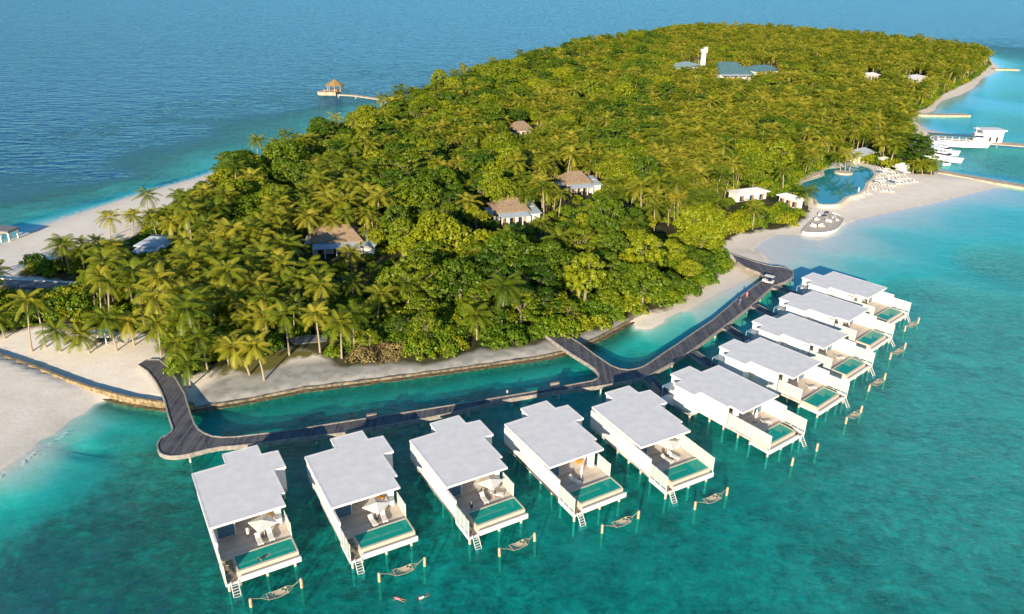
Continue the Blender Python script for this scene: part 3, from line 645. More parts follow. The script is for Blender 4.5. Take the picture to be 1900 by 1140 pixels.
def make_parasol(open_=True, w_=1.35):
    r = empty('parasol')
    MB().tube([(0, 0, 0.06), (0, 0, 2.45)], 0.04).build('pole', M['white'], r)
    MB().box(-0.35, 0.35, -0.35, 0.35, 0, 0.07).build('base', M['grey'], r)
    c = MB()
    if open_:
        q_ = [(-w_, -w_), (w_, -w_), (w_, w_), (-w_, w_)]
        n = 5; ring = []
        for z, k in ((2.05, 1.0), (2.18, 1.0), (2.36, 0.5), (2.55, 0.03)): ring.append([(x*k, y*k, z) for x, y in q_])
        vs = [p for rr in ring for p in rr]; fs = []
        for i in range(3):
            for j in range(4): fs.append((i*4+j, i*4+(j+1) % 4, (i+1)*4+(j+1) % 4, (i+1)*4+j))
        c.add(vs, fs)
    else:
        c.tube([(0, 0, 1.0), (0, 0, 1.25), (0, 0, 1.8), (0, 0, 2.3), (0, 0, 2.5)], [0.22, 0.26, 0.18, 0.1, 0.02], 8)
    c.build('canopy', M['canvas'], r)
    return r
lng = make_lounger(); par = make_parasol(True); parc = make_parasol(False)
freeze(lng); freeze(par); freeze(parc)
lng_used = [False]; 
def put(proto, used, loc, rz, label, cat, group=None):
    if not used[0]:
        used[0] = True; o = proto; o.location = loc; o.rotation_euler.z = rz
    else: o = copy_tree(proto); o.location = loc; o.rotation_euler.z = rz
    return tag(o, label, cat, group)
pu = [False]; pcu = [False]
VN = ['the lower left villa', 'the second villa from left', 'the third villa from left', 'the fourth villa from left', 'the villa left of the bend', 'the villa right of the bend', 'the right row second villa', 'the right row middle villa', 'the right row fourth villa', 'the farthest villa']
def dz(i, u, w_): p = vloc(i, u, w_); p.z = 1.87; return p
for i, u, w_, rz, side in ((0, 5.6, -0.75, 0.05, 'left'), (0, 7.1, -0.6, 0.0, 'right'), (1, 5.2, -0.8, 0.1, 'left'), (1, 6.8, -0.7, -0.1, 'right'), (2, 5.5, -0.6, -0.05, 'left'), (2, 7.6, -0.5, 0.9, 'right'),
        (3, 4.3, -0.3, 0.35, 'left'), (4, 5.0, -0.4, 0.35, 'left'), (4, 6.5, -0.2, 0.35, 'right'), (5, 3.8, -0.7, 1.2, 'only'), (6, 4.0, -0.9, 1.2, 'only'), (7, 4.0, -0.9, 1.2, 'only')):
    lab = ('white lounger' if side == 'only' else side+' white lounger')+' on the deck of '+VN[i]
    put(lng, lng_used, dz(i, u, w_), VIL[i][2]+rz, lab, 'lounger', 'white sun loungers on the villa decks')
for i, u, w_, rz in ((0, 6.5, 0.15, 0.3), (1, 6.1, 0.0, 0.6), (2, 7.0, 0.35, 0.5), (4, 6.3, 1.0, 0.4)):
    put(par, pu, dz(i, u, w_), VIL[i][2]+rz, 'open white square parasol on the deck of '+VN[i], 'parasol', 'open parasols on the villa decks')
for i, u, w_ in ((3, 5.6, -0.2), (5, 4.8, 0.6)):
    put(parc, pcu, dz(i, u, w_), 0, ('closed white parasol beside a lounger on the deck with the striped screen' if i == 3 else 'closed white parasol on '+VN[5]), 'parasol', 'closed parasols on the villa decks')

# ------------------------------------------------------------------ mooring posts and hammocks
POLES = [((466, 1126), (560, 1090)), ((704, 1079), (788, 1050)), ((927, 1032), (992, 1004)), ((1117, 989), (1184, 962)), ((1289, 945), (1348, 919)),
         ((1469, 864), (1515, 837)), ((1569, 786), (1597, 766)), ((1611, 726), (1641, 705)), ((1651, 667), (1678, 648)), ((1678, 615), (1703, 600))]
proto_post = None
for i, (a, b) in enumerate(POLES):
    A, Bp = at(*a), at(*b)
    for P, side in ((A, 'left'), (Bp, 'right')):
        if proto_post is None:
            o = MB().tube([(0, 0, -3.5), (0, 0, 0), (0.02, 0, 1.2), (0.0, 0.02, 1.38), (0, 0, 1.44)], [0.2, 0.2, 0.18, 0.17, 0.05], 9).build('mooring_post', M['post'], None, smooth=False); proto_post = o
        else:
            o = proto_post.copy(); COL.objects.link(o)
        o.location = P; o.rotation_euler = (R.uniform(-0.04, 0.04), R.uniform(-0.04, 0.04), R.uniform(0, 6)); o.scale = (1, 1, R.uniform(0.92, 1.08))
        tag(o, side+' wooden post in the water before '+VN[i], 'post', 'pairs of posts in the water in front of the villas')
    if i == 5: continue
    h = empty('hammock', A, math.atan2((Bp-A).y, (Bp-A).x), 'rope hammock slung over the water in front of '+VN[i], 'hammock', 'hammocks over the water')
    Ln = (Bp-A).length; a0, a1 = 0.33*Ln, 0.72*Ln
    net = MB(); n = 8; hw = 0.6; g = []
    for k_ in range(n+1):
        t = k_/n; x = a0+(a1-a0)*t; z = 0.42-0.16*math.sin(PI*t)
        for j in range(5): g.append((x, hw*(j/2-1), z+0.10*abs(j/2-1)+0.02))
    net.add(g, [(k_*5+j, (k_+1)*5+j, (k_+1)*5+j+1, k_*5+j+1) for k_ in range(n) for j in range(4) if (k_+j) % 5 != 4])
    net.build('net', M['rope'], h)
    fr_ = MB().tube([(a0, -hw, 0.53), (a0, hw, 0.53)], 0.045, 5).tube([(a1, -hw, 0.53), (a1, hw, 0.53)], 0.045, 5)
    fr_.tube([(a0, -hw, 0.53), ((a0+a1)/2, -hw, 0.40), (a1, -hw, 0.53)], 0.035, 5).tube([(a0, hw, 0.53), ((a0+a1)/2, hw, 0.40), (a1, hw, 0.53)], 0.035, 5)
    fr_.build('spreader_bar', M['rope'], h)
    rp = MB()
    for y in (-hw, 0, hw): rp.tube([(a0, y, 0.53), (a0-0.8, 0, 0.72)], 0.022, 4).tube([(a1, y, 0.53), (a1+0.8, 0, 0.75)], 0.022, 4)
    rp.tube([(a0-0.8, 0, 0.72), (0.1, 0, 1.2)], 0.03, 4).tube([(a1+0.8, 0, 0.75), (Ln-0.1, 0, 1.25)], 0.03, 4)
    rp.build('rope', M['rope'], h)

# ------------------------------------------------------------------ people
def body(name, J, E_, m, parent=None, lv=1):
    me = bpy.data.meshes.new(name); me.from_pydata([j[:3] for j in J], E_, []); me.materials.append(m)
    o = bpy.data.objects.new(name, me); COL.objects.link(o)
    if parent: o.parent = parent
    sk = o.modifiers.new('s', 'SKIN'); sk.use_smooth_shade = True
    for i, j in enumerate(J):
        me.skin_vertices[0].data[i].radius = (j[3], j[3]*(j[4] if len(j) > 4 else 1))
        me.skin_vertices[0].data[i].use_root = i == 0
    ss = o.modifiers.new('u', 'SUBSURF'); ss.levels = lv; ss.render_levels = lv
    return o
def person(loc, rz, pose, label, cloth, group=None):
    r = empty('person', loc, rz, label, 'person', group)
    if pose == 'stand':
        J = [(0, 0, .92, .13, .8), (0, 0, 1.12, .12, .75), (0, 0, 1.35, .15, .7), (0, 0, 1.48, .055), (0, 0.02, 1.56, .08), (0, 0.02, 1.68, .09),
             (-.19, 0, 1.40, .05), (-.26, .02, 1.14, .04), (-.25, .1, .90, .03), (.19, 0, 1.40, .05), (.25, -.02, 1.14, .04), (.27, .04, .88, .03),
             (-.09, 0, .86, .085), (-.10, .06, .48, .06), (-.11, .02, .09, .04), (-.11, .16, .04, .035), (.09, 0, .86, .085), (.10, -.02, .48, .06), (.11, -.12, .10, .04), (.11, .02, .04, .035)]
        clo = MB().tube([(0, 0, .55), (0, 0, .75), (0, 0, .92), (0, 0, 1.12), (0, 0, 1.36), (0, 0, 1.45)], [.21, .20, .175, .155, .19, .10], 10)
    elif pose == 'sit':
        J = [(0, 0, .5, .14, .8), (0, -.04, .7, .12, .75), (0, -.08, .92, .15, .7), (0, -.08, 1.05, .055), (0, -.06, 1.13, .08), (0, -.05, 1.25, .09),
             (-.19, -.08, .97, .05), (-.25, .02, .74, .04), (-.18, .22, .62, .03), (.19, -.08, .97, .05), (.25, .02, .74, .04), (.18, .22, .62, .03),
             (-.09, .05, .48, .085), (-.12, .42, .47, .06), (-.12, .46, .10, .04), (-.12, .58, .04, .035), (.09, .05, .48, .085), (.12, .42, .47, .06), (.12, .46, .10, .04), (.12, .58, .04, .035)]
        clo = MB().tube([(0, .02, .40), (0, 0, .52), (0, -.04, .70), (0, -.08, .92), (0, -.08, 1.02)], [.20, .19, .155, .19, .10], 10)
    else:   # floating face down, arms spread
        J = [(0, 0, 0, .13, .7), (0, .2, .0, .12, .7), (0, .45, .0, .15, .7), (0, .58, .01, .055), (0, .66, .02, .08), (0, .78, .03, .09),
             (-.19, .48, 0, .05), (-.42, .60, -.04, .04), (-.50, .84, -.05, .03), (.19, .48, 0, .05), (.45, .42, -.04, .04), (.62, .60, -.05, .03),
             (-.09, -.05, 0, .085), (-.14, -.45, -.03, .06), (-.16, -.85, -.04, .04), (-.17, -1.0, -.06, .035), (.09, -.05, 0, .085), (.16, -.43, -.05, .06), (.22, -.80, -.04, .04), (.23, -.96, -.05, .035)]
        clo = MB().tube([(0, -.12, 0), (0, 0, 0), (0, .2, 0), (0, .45, .0), (0, .54, 0)], [.17, .17, .15, .18, .09], 10)
    E_ = [(0, 1), (1, 2), (2, 3), (3, 4), (4, 5), (2, 6), (6, 7), (7, 8), (2, 9), (9, 10), (10, 11), (0, 12), (12, 13), (13, 14), (14, 15), (0, 16), (16, 17), (17, 18), (18, 19)]
    body('body', J, E_, M['skin'], r)
    clo.build('clothing', cloth, r, smooth=True)
    h = J[5]; hd = Vector(h[:3]); nk = Vector(J[3][:3]); up = (hd-nk).normalized()
    MB().tube([hd-up*0.02-Vector((0, .03, 0)), hd+up*0.06-Vector((0, .02, 0)), hd+up*0.115], [.10, .10, .03], 8).build('hair', M['hair'], r, smooth=True)
    return r
person(dz(0, 4.6, 0.9), VIL[0][2]+2.8, 'stand', 'person standing by the parasol on the lower left villa deck', M['canvas'])
person(dz(2, 7.45, -0.35)+Vector((0, 0, -0.05)), VIL[2][2]+2.2, 'sit', 'person sitting on the right lounger of the third villa', M['dark'])
person(dz(2, 3.0, -1.6), VIL[2][2]+1.2, 'stand', 'person in dark clothes standing by the pool steps of the third villa', M['dark'])
pw = vloc(0, 5.4, -4.2); pw.z = 2.16
person(pw, VIL[0][2]+1.9, 'float', 'person lying in the plunge pool of the lower left villa', M['dark'])
person(at(1385, 553, DZ), 2.6, 'stand', 'person in pink top walking along the upper boardwalk below the buggy', M['pink'])
person(at(1372, 566, DZ), 2.6, 'stand', 'person in blue top walking along the upper boardwalk below the buggy', M['blue'])
person(at(741, 1112, 0.02), 1.2, 'float', 'swimmer in pink floating in front of the villas, left of two', M['pink'])
person(at(785, 1108, 0.02), 2.2, 'float', 'swimmer floating in front of the villas, right of two', M['canvas'])
person(at(602, 172, 2.0), 3.0, 'stand', 'person in white at the left end of the thatched gazebo deck', M['canvas'])

# golf buggy on the boardwalk
gb = empty('golf_buggy', at(1425, 526, DZ), 0.9, 'white roofed golf buggy parked on the boardwalk near its round head', 'golf buggy')
MB().box(-0.6, 0.6, -1.2, 1.2, 0.35, 0.7).box(-0.6, 0.6, -1.25, -0.8, 0.7, 0.95).box(-0.55, 0.55, 0.9, 1.3, 0.4, 0.95).build('body', M['hull'], gb)
MB().box(-0.7, 0.7, -1.25, 0.95, 1.9, 1.97).build('roof', M['canvas'], gb)
for x in (-0.58, 0.58):
    for y in (-1.1, 0.85): MB().tube([(x, y, 0.7), (x, y, 1.9)], 0.03, 5).build('roof_post', M['dark'], gb)
    for y in (-0.8, 0.85): MB().tube([(x-0.08, y, 0.26), (x+0.08, y, 0.26)], 0.26, 10).build('wheel', M['dark'], gb)
MB().box(-0.55, 0.55, -0.6, -0.1, 0.7, 0.95).box(-0.55, 0.55, -0.75, -0.62, 0.9, 1.35).build('seat', M['dark'], gb)
# timber boxes beside the boardwalk
for (x, y), lab in (((690, 776), 'small grey timber step box beside the boardwalk above the third villa'), ((1030, 717), 'small timber step box beside the boardwalk, left of the shore branch')):
    o = empty('step_box', at(x, y, DZ), 0.3, lab, 'timber box')
    MB().box(-0.8, 0.8, -0.4, 0.4, 0.0, 0.25).box(-0.8, 0.8, 0.05, 0.4, 0.25, 0.6).build('box_body', M['fascia'], o)
    MB().box(-0.85, 0.85, 0.0, 0.45, 0.6, 0.66).build('box_top', M['timber'], o)
# ------------------------------------------------------------------ island buildings
def hip(L, D, ridge, z0, z1, over=0.0):
    x, y, r = L/2+over, D/2+over, ridge/2
    mb = MB(); mb.add([(-x, -y, z0), (x, -y, z0), (x, y, z0), (-x, y, z0), (-r, 0, z1), (r, 0, z1), (-x, -y, z0-0.25), (x, -y, z0-0.25), (x, y, z0-0.25), (-x, y, z0-0.25)],
           [(0, 1, 5, 4), (1, 2, 5), (2, 3, 4, 5), (3, 0, 4), (6, 7, 1, 0), (7, 8, 2, 1), (8, 9, 3, 2), (9, 6, 0, 3), (9, 8, 7, 6)]); return mb
def house(a, b, z, depth, label, thatch='thatch', wing=True, front=True, zs=1.0, name='thatched_villa', wall='white'):
    A, B_ = at(*a, z), at(*b, z); L = (B_-A).length; d = (B_-A).normalized(); nn = Vector((-d.y, d.x, 0)); c = (A+B_)/2+nn*depth/2; c.z = 1.0
    r = empty(name, c, math.atan2(d.y, d.x), label, 'villa' if 'villa' in label else 'building'); z -= 1.0; x, y = L/2-0.8, depth/2-0.9
    MB().box(-x, x, -y, y, 0, z-0.1).build('wall', M[wall], r)
    hip(L, depth, L*0.48, z, z+3.0*zs).build('roof', M[thatch], r)
    for k_ in range(3):
        xx = -x+(k_+0.5)*2*x/3
        f = MB().box(xx-0.9, xx+0.9, -y-0.06, -y-0.003, 0.3, z-0.9).build('window', M['warm'], r)
        MB().box(xx-0.8, xx-0.04, -y-0.09, -y-0.062, 0.4, z-1.0).build('pane', M['navy'], f)
    if front:
        mb = MB(); y0 = -depth/2+0.6; y1 = -depth/2-2.6
        mb.add([(-x, y0, z-0.3), (x, y0, z-0.3), (x, y1, z-0.95), (-x, y1, z-0.95), (-x, y0, z-0.42), (x, y0, z-0.42), (x, y1, z-1.07), (-x, y1, z-1.07)], [(0, 3, 2, 1), (4, 5, 6, 7), (0, 1, 5, 4), (3, 7, 6, 2), (1, 2, 6, 5), (0, 4, 7, 3)])
        mb.build('veranda_roof', M['shingle'], r)
        for k_ in range(5):
            xx = -x+0.2+k_*(2*x-0.4)/4; MB().box(xx-0.12, xx+0.12, y1+0.1, y1+0.35, 0, z-1.05).build('veranda_post', M['white'], r)
    if wing:
        x0, x1 = L/2-1.2, L/2+3.4
        MB().box(x0, x1-0.5, -depth/2-0.5, depth/2-2, 0, z-1.0).build('side_wing', M[wall], r)
        mb = MB(); ya, yb, ym = -depth/2-1, depth/2-1.4, -0.6
        mb.add([(x0, ya, z-0.9), (x1, ya, z-0.9), (x1, ym, z-0.35), (x0, ym, z-0.35), (x0, yb, z+0.1), (x1, yb, z+0.1), (x0, ya, z-1.05), (x1, ya, z-1.05), (x1, yb, z-0.2), (x0, yb, z-0.2), (x1, ym, z-0.2), (x0, ym, z-0.2)],
               [(0, 1, 2, 3), (11, 10, 5, 4), (6, 7, 1, 0), (7, 8, 5, 1), (6, 0, 4, 9), (8, 9, 4, 5), (6, 9, 8, 7), (3, 2, 10, 11)])
        mb.build('wing_roof', M['shingle'], r)
        MB().box(-x-2.2, -x+0.4, -depth/2+1.5, depth/2-2, z-0.9, z-0.7).build('side_canopy', M['shingle'], r)
    return r
house((574, 450.5), (674, 447), 5.0, 10, 'nearest thatched island villa with pale blue lean-to roofs among the trees')
house((921, 395), (984, 390), 5.0, 10, 'thatched villa with white veranda roof right of the island centre')
house((1050, 342), (1100, 338), 5.0, 9, 'thatched villa half hidden by palms, third from the shore')
house((957, 243), (990, 240), 6.5, 9, 'small far thatched villa roof alone amid the forest', wing=False, front=False)
house((247, 456), (305, 460), 3.6, 9, 'white low roofed villa near the left beach behind palms', thatch='shingle', wing=False, front=True, zs=0.4, name='white_roofed_villa')
house((1336, 137.5), (1400, 137.5), 7.0, 34, 'large dark roofed hall with white front far back in the forest', thatch='bluegrey', wing=False, front=True, zs=1.9, name='hall')
house((1262, 128), (1300, 120), 9.0, 14, 'pale green roofed wing left of the far hall by the tower', thatch='green_roof', wing=False, front=False, zs=0.8, name='service_building')
house((1405, 133), (1450, 131), 8.0, 18, 'blue grey roofed building right of the far hall', thatch='bluegrey', wing=False, front=False, name='service_building')
house((1690, 147), (1722, 142), 8.0, 10, 'white roofed building near the far right shore trees', thatch='roof', wing=False, front=False, zs=0.4, name='service_building')
house((1612, 140), (1634, 139), 8.0, 8, 'small pale roofed building left of the far right white one', thatch='roof', wing=False, front=False, zs=0.4, name='service_building')
house((1598, 290), (1628, 283), 4.5, 8, 'pale grey roofed building behind the swimming pool bushes', thatch='shingle', wing=False, front=False, zs=0.6, name='restaurant')
house((1368, 362), (1430, 355), 4.0, 6, 'long white roofed bar left of the swimming pool', thatch='roof', wing=False, front=False, zs=0.3, name='bar')
house((1440, 361), (1482, 374), 4.0, 4, 'white canopy roof close to the left end of the swimming pool', thatch='roof', wing=False, front=False, zs=0.3, name='bar')
tb = at(1301, 142, 1.0); th = 1.0
for zz in range(10, 60):
    if to_px((tb.x, tb.y, zz))[1] < 90: th = zz; break
tw = empty('tower', tb, 0.2, 'tall slim white tower rising above the far palms left of the hall', 'tower')
MB().add([(x*k, y*k, z) for z, k in ((0, 1), (th-4, 0.8)) for x, y in ((-1.7, -1.2), (1.7, -1.2), (1.7, 1.2), (-1.7, 1.2))], [(0, 1, 5, 4), (1, 2, 6, 5), (2, 3, 7, 6), (3, 0, 4, 7), (4, 5, 6, 7)]).build('shaft', M['white'], tw)
MB().box(-1.9, 1.9, -1.5, 1.5, th-4, th-1.6).box(0.2, 2.3, -0.8, 0.8, th-1.6, th-0.4).build('tower_head', M['white'], tw)

# swimming pool by the beach
lag_px = [(1464, 351.6), (1483, 346), (1490, 339), (1507, 333.7), (1522, 329), (1530, 325), (1528, 318), (1539, 313), (1557, 311.5), (1584, 306), (1598, 308), (1610, 312), (1618, 318), (1621, 325), (1614, 334), (1606, 340), (1604, 347), (1600, 353), (1589, 360), (1571, 365), (1562, 371), (1552, 378), (1536, 379.5), (1521, 378.5), (1514, 371), (1500, 365), (1476, 358.7)]
lz = 1.75
LP = pts(lag_px, lz); lc = at(1560, 345, 0)
def smooth_loop(P, n=4):
    o = []; N_ = len(P)
    for i in range(N_):
        p0, p1, p2, p3 = P[i-1], P[i], P[(i+1) % N_], P[(i+2) % N_]
        for k_ in range(n):
            t = k_/n; o.append(0.5*((2*p1)+(p2-p0)*t+(2*p0-5*p1+4*p2-p3)*t*t+(3*p1-p0-3*p2+p3)*t**3))
    return o
LPs = smooth_loop(LP)
cc = sum(LPs, Vector())/len(LPs)
def offset_loop(P, d):
    o = []; N_ = len(P); area = sum(P[i].x*P[(i+1) % N_].y-P[(i+1) % N_].x*P[i].y for i in range(N_)); s = 1 if area > 0 else -1
    for i in range(N_):
        t = (P[(i+1) % N_]-P[i-1]); t.z = 0; t.normalize(); o.append(P[i]+Vector((t.y, -t.x, 0))*d*s)
    return o
lg = empty('swimming_pool', lc, 0, 'large curving turquoise swimming pool beside the right hand beach', 'swimming pool')
tri_fill(LPs, lz, 'water', M['lagoon'], lg, lc)
out_ = offset_loop(LPs, 1.0); n = len(LPs)
mb = MB(); vs = [(p.x-lc.x, p.y-lc.y, z) for l, z in ((LPs, lz-0.4), (LPs, lz+0.12), (out_, lz+0.12), (out_, lz-1.2)) for p in l]
mb.add(vs, [(k_*n+i, k_*n+(i+1) % n, (k_+1)*n+(i+1) % n, (k_+1)*n+i) for k_ in range(3) for i in range(n)])
mb.build('pool_rim', M['poolrim'], lg, fix=True)
ic = at(1565, 321.5, lz)
isl = empty('pool_island', Vector((ic.x, ic.y, 0)), 0, 'small round stone planter island with palms inside the swimming pool', 'planter')
MB().prism([(3.4*math.cos(t*PI/12), 3.0*math.sin(t*PI/12)) for t in range(24)], 1.2, 2.15).build('kerb', M['poolrim'], isl)
MB().prism([(3.0*math.cos(t*PI/12), 2.6*math.sin(t*PI/12)) for t in range(24)], 2.15, 2.25).build('soil', M['paving'], isl)
# terrace and paving
def slab(px, z, name, m, label, cat, h=0.7):
    P = smooth_loop(pts(px, z), 3); c = sum(P, Vector())/len(P); c.z = 0
    o = MB().prism([(p.x-c.x, p.y-c.y) for p in P], z-h, z).build(name, M[m], None, loc=c); return tag(o, label, cat)
tP = smooth_loop(pts([(1489, 428), (1521, 431), (1548, 426), (1561, 415), (1566, 403), (1545, 394), (1520, 398), (1500, 411)], 1.2), 3); tc_ = sum(tP, Vector())/len(tP); tc_.z = 0
te = empty('beach_terrace', tc_, 0, 'rounded white walled terrace with seats at the beach edge', 'terrace')
MB().prism([(q_.x-tc_.x, q_.y-tc_.y) for q_ in tP], 0.1, 0.8).build('floor', M['paving'], te)
rel(ribbon_prism([Vector((q_.x, q_.y, 0)) for q_ in tP[:16]], 0.3, 0.1, 1.1), tc_).build('curved_wall', M['white'], te)
slab([(1500, 332), (1524, 322), (1535, 312), (1528, 306), (1508, 314), (1488, 328), (1476, 341), (1484, 343)], 1.62, 'pool_paving', 'paving', 'brownish paved strip along the left edge of the swimming pool', 'paving', 0.5)
for k_, (x, y) in enumerate([(1522, 400), (1536, 398), (1530, 404), (1545, 404), (1516, 409), (1552, 409), (1538, 412), (1508, 421), (1524, 421)]):
    p = at(x, y, 0.8); dark = k_ in (1, 2)
    o = empty('terrace_seat', p, R.uniform(0, 6), ('dark grey' if dark else 'white')+' low lounge seat on the round beach terrace', 'seat', ('dark' if dark else 'white')+' terrace seats')
    MB().box(-0.9, 0.9, -0.45, 0.45, 0.1, 0.42).build('seat', M['grey' if dark else 'canvas'], o); MB().box(-0.9, 0.9, 0.3, 0.5, 0.42, 0.85).build('backrest', M['dark' if dark else 'white'], o)
# beach loungers and parasols by the pool
for k_, (x, y) in enumerate([(1629, 322), (1640, 320), (1651, 326), (1634, 329), (1645, 333), (1657, 332), (1668, 330), (1628, 337), (1640, 341), (1653, 341), (1666, 339), (1679, 338), (1624, 346), (1637, 350), (1650, 352), (1664, 348), (1678, 346), (1692, 344), (1620, 358), (1634, 361), (1648, 362), (1606, 366), (1592, 371), (1580, 375)]):
    p = at(x, y, 0); p.z = gz_at(p.x, p.y)
    for s in (0, 1):
        o = copy_tree(lng); o.location = p+Vector((s*1.3, s*0.5, 0)); o.rotation_euler.z = 0.9+R.uniform(-0.3, 0.3)
        tag(o, 'white lounger on the sand beside the swimming pool', 'lounger', 'loungers on the pool beach')
for k_, (x, y) in enumerate([(1652, 318), (1636, 334), (1662, 327), (1646, 346), (1676, 336), (1630, 353), (1590, 367), (1660, 352)]):
    p = at(x, y, 0); p.z = gz_at(p.x, p.y); o = copy_tree(par if k_ % 3 else parc); o.location = p+Vector((0.6, 1.2, 0)); o.rotation_euler.z = R.uniform(0, 1)
    o.scale = (1.1, 1.1, 1.0)
    tag(o, ('open' if k_ % 3 else 'closed')+' white parasol on the sand beside the swimming pool', 'parasol', ('open' if k_ % 3 else 'closed')+' parasols on the pool beach')
kp = at(1637, 312, 0); kp.z = 1.4
ks = empty('kiosk', kp, 0.35, 'small white kiosk with dark doorway at the right end of the pool', 'kiosk')
MB().box(-1.6, 1.6, -1.3, 1.3, 0, 2.5).build('wall', M['white'], ks); hip(3.6, 3.0, 0.6, 2.55, 3.2).build('roof', M['canvas'], ks); MB().box(-0.3, 0.7, -1.34, -1.302, 0.1, 2.0).build('door', M['dark'], ks)
kp = at(1672, 322, 0); kp.z = 1.4
ks = empty('beach_hut', kp, 0.5, 'white canvas beach tent just left of the beach palms', 'tent')
MB().box(-2.0, 2.0, -1.6, 1.6, 0, 1.9).build('tent_wall', M['canvas'], ks); hip(4.4, 3.6, 0.3, 1.95, 2.9).build('tent_roof', M['canvas'], ks)

# gazebo on the far jetty
gp = at(622, 177, 0)
gz = empty('gazebo', gp, 0.15, 'golden thatched gazebo on a pale deck over the water behind the island', 'gazebo')
MB().prism([(-9.8, -0.5), (-8.5, -1.8), (0.5, -3.2), (3.0, 3), (2.6, 9), (-6.5, 9), (-9.8, 1.5)], 0.2, 2.0).build('deck', M['jetty'], gz)
MB().add([(5.6*k*math.cos(t*PI/4), 3.2+5.6*k*math.sin(t*PI/4), z) for z, k in ((5.2, 1), (5.35, 1.0), (6.6, 0.6), (8.4, 0.06)) for t in range(8)], [(a*8+i, a*8+(i+1) % 8, (a+1)*8+(i+1) % 8, (a+1)*8+i) for a in range(3) for i in range(8)]+[tuple(range(24, 32)), tuple(range(8))[::-1]]).build('roof', M['thatch_gold'], gz)
for t in range(8): MB().tube([(4.4*math.cos(t*PI/4), 3.2+4.4*math.sin(t*PI/4), 1.9), (4.4*math.cos(t*PI/4), 3.2+4.4*math.sin(t*PI/4), 5.3)], 0.2).build('post', M['post'], gz)
MB().box(-1.5, 1.5, 2, 4.5, 2, 2.9).box(2.2, 3.0, 0.5, 5.5, 2, 2.7).build('bench', M['warm'], gz)
jetty([(628, 175), (660, 177), (715, 185), (780, 200)], 3.2, 1.9, 'narrow pale jetty joining the thatched gazebo to the island', pile_step=14, th=0.5)

# left edge: pavilion, road, daybed
pv = at(8, 447, 0); pv.z = 0
P_ = empty('beach_pavilion', pv, -0.15, 'dark roofed open pavilion on white posts over the left beach water', 'pavilion')
MB().box(-14, 2.6, -1, 3.4, 2.7, 3.1).build('roof', M['road'], P_); MB().box(-14, 2.4, -0.7, 3.1, 2.35, 2.695).build('fascia', M['jetty'], P_)
for x in (-12, -9, -6, -3, -0.5, 2.1):
    for y in (-0.4, 2.8): MB().box(x-0.2, x+0.2, y-0.2, y+0.2, -1.5, 2.35).build('post', M['white'], P_)
rd = dense(pts([(-300, 510), (-60, 520), (0, 525), (60, 528), (135, 532), (170, 536)], 1.9), 3)
rp_ = ribbon_prism([Vector((p.x, p.y, 0)) for p in rd], 3.6, 0.8, 1.95); c0 = Vector((rd[len(rd)//2].x, rd[len(rd)//2].y, 0)); o = rel(rp_, c0).build('access_road', M['road'], None, loc=c0); tag(o, kind='structure')
rp_ = ribbon_prism([Vector((p.x, p.y+2.0, 0)) for p in rd], 0.3, 0.9, 2.15); o = rel(rp_, c0).build('road_kerb_wall', M['white'], None, loc=c0); tag(o, 'low white wall along the narrow grey road at the left edge', 'wall')
db = at(193, 647, 0); db.z = gz_at(db.x, db.y)
d_ = empty('daybed', db, 0.05, 'white framed canopy daybed on the sand under the front left palms', 'daybed')
for x in (-1.25, 1.25):
    for y in (-1, 1): MB().box(x-0.08, x+0.08, y-0.08, y+0.08, 0, 2.3).build('post', M['white'], d_)
MB().box(-1.4, 1.4, -1.15, 1.15, 2.31, 2.4).build('canopy', M['canvas'], d_); MB().box(-1.1, 1.1, -0.9, 0.9, 0.3, 0.65).build('mattress', M['dark'], d_); MB().box(-1.1, 1.1, 0.5, 0.9, 0.66, 1.0).build('cushion', M['canvas'], d_)
hb = at(222, 650, 0); hb.z = gz_at(hb.x, hb.y)
hh_ = empty('beach_hammock', hb, 0.1, 'white hammock hanging between two leaning palms beside the daybed', 'hammock')
h2_ = MB(); g = [(3.0*i/8, y, 1.3-1.1*math.sin(PI*i/8)+0.15*abs(y)) for i in range(9) for y in (-0.5, 0, 0.5)]
h2_.add(g, [(i*3+j, (i+1)*3+j, (i+1)*3+j+1, i*3+j+1) for i in range(8) for j in range(2)]); h2_.build('net', M['canvas'], hh_)
# grey path behind the lawn
slab([(540, 628), (570, 622), (602, 622), (606, 632), (575, 636), (545, 638)], 1.62, 'garden_path', 'road', 'grey path', 'path', 0.4)['kind'] = 'structure'

# ------------------------------------------------------------------ boats
def hull_mesh(L, Bm, H, bow=0.9):
    mb = MB(); N_ = 12; prof = []
    for i in range(N_+1):
        t = i/N_; wd_ = Bm/2*(1-max(0, (t-0.45)/0.55)**2.2)*(0.88+0.12*min(1, t*4)); sh = H*(1+0.35*bow*t**2.5); kz = -0.5+0.5*max(0, (t-0.75)/0.25)**2
        x = L*(t-0.5)
        prof.append([(x, -wd_, sh), (x-0.04*L*t, -wd_*0.82, 0.1), (x-0.06*L*t, 0, kz), (x-0.04*L*t, wd_*0.82, 0.1), (x, wd_, sh)])
    vs = [p for r in prof for p in r]
    fs = [(i*5+j, i*5+j+1, (i+1)*5+j+1, (i+1)*5+j) for i in range(N_) for j in range(4)]+[(0, 1, 2, 3, 4)]
    fs += [(i*5, (i+1)*5, (i+1)*5+4, i*5+4) for i in range(N_)]
    return mb.add(vs, fs)
def wedge(mb, x0, x1, y, z0, z1, f0=0.0, f1=0.0, yt=0.85):
    return mb.add([(x0, -y, z0), (x1, -y, z0), (x1, y, z0), (x0, y, z0), (x0+f0, -y*yt, z1), (x1-f1, -y*yt, z1), (x1-f1, y*yt, z1), (x0+f0, y*yt, z1)], [(0, 1, 5, 4), (1, 2, 6, 5), (2, 3, 7, 6), (3, 0, 4, 7), (4, 5, 6, 7)])
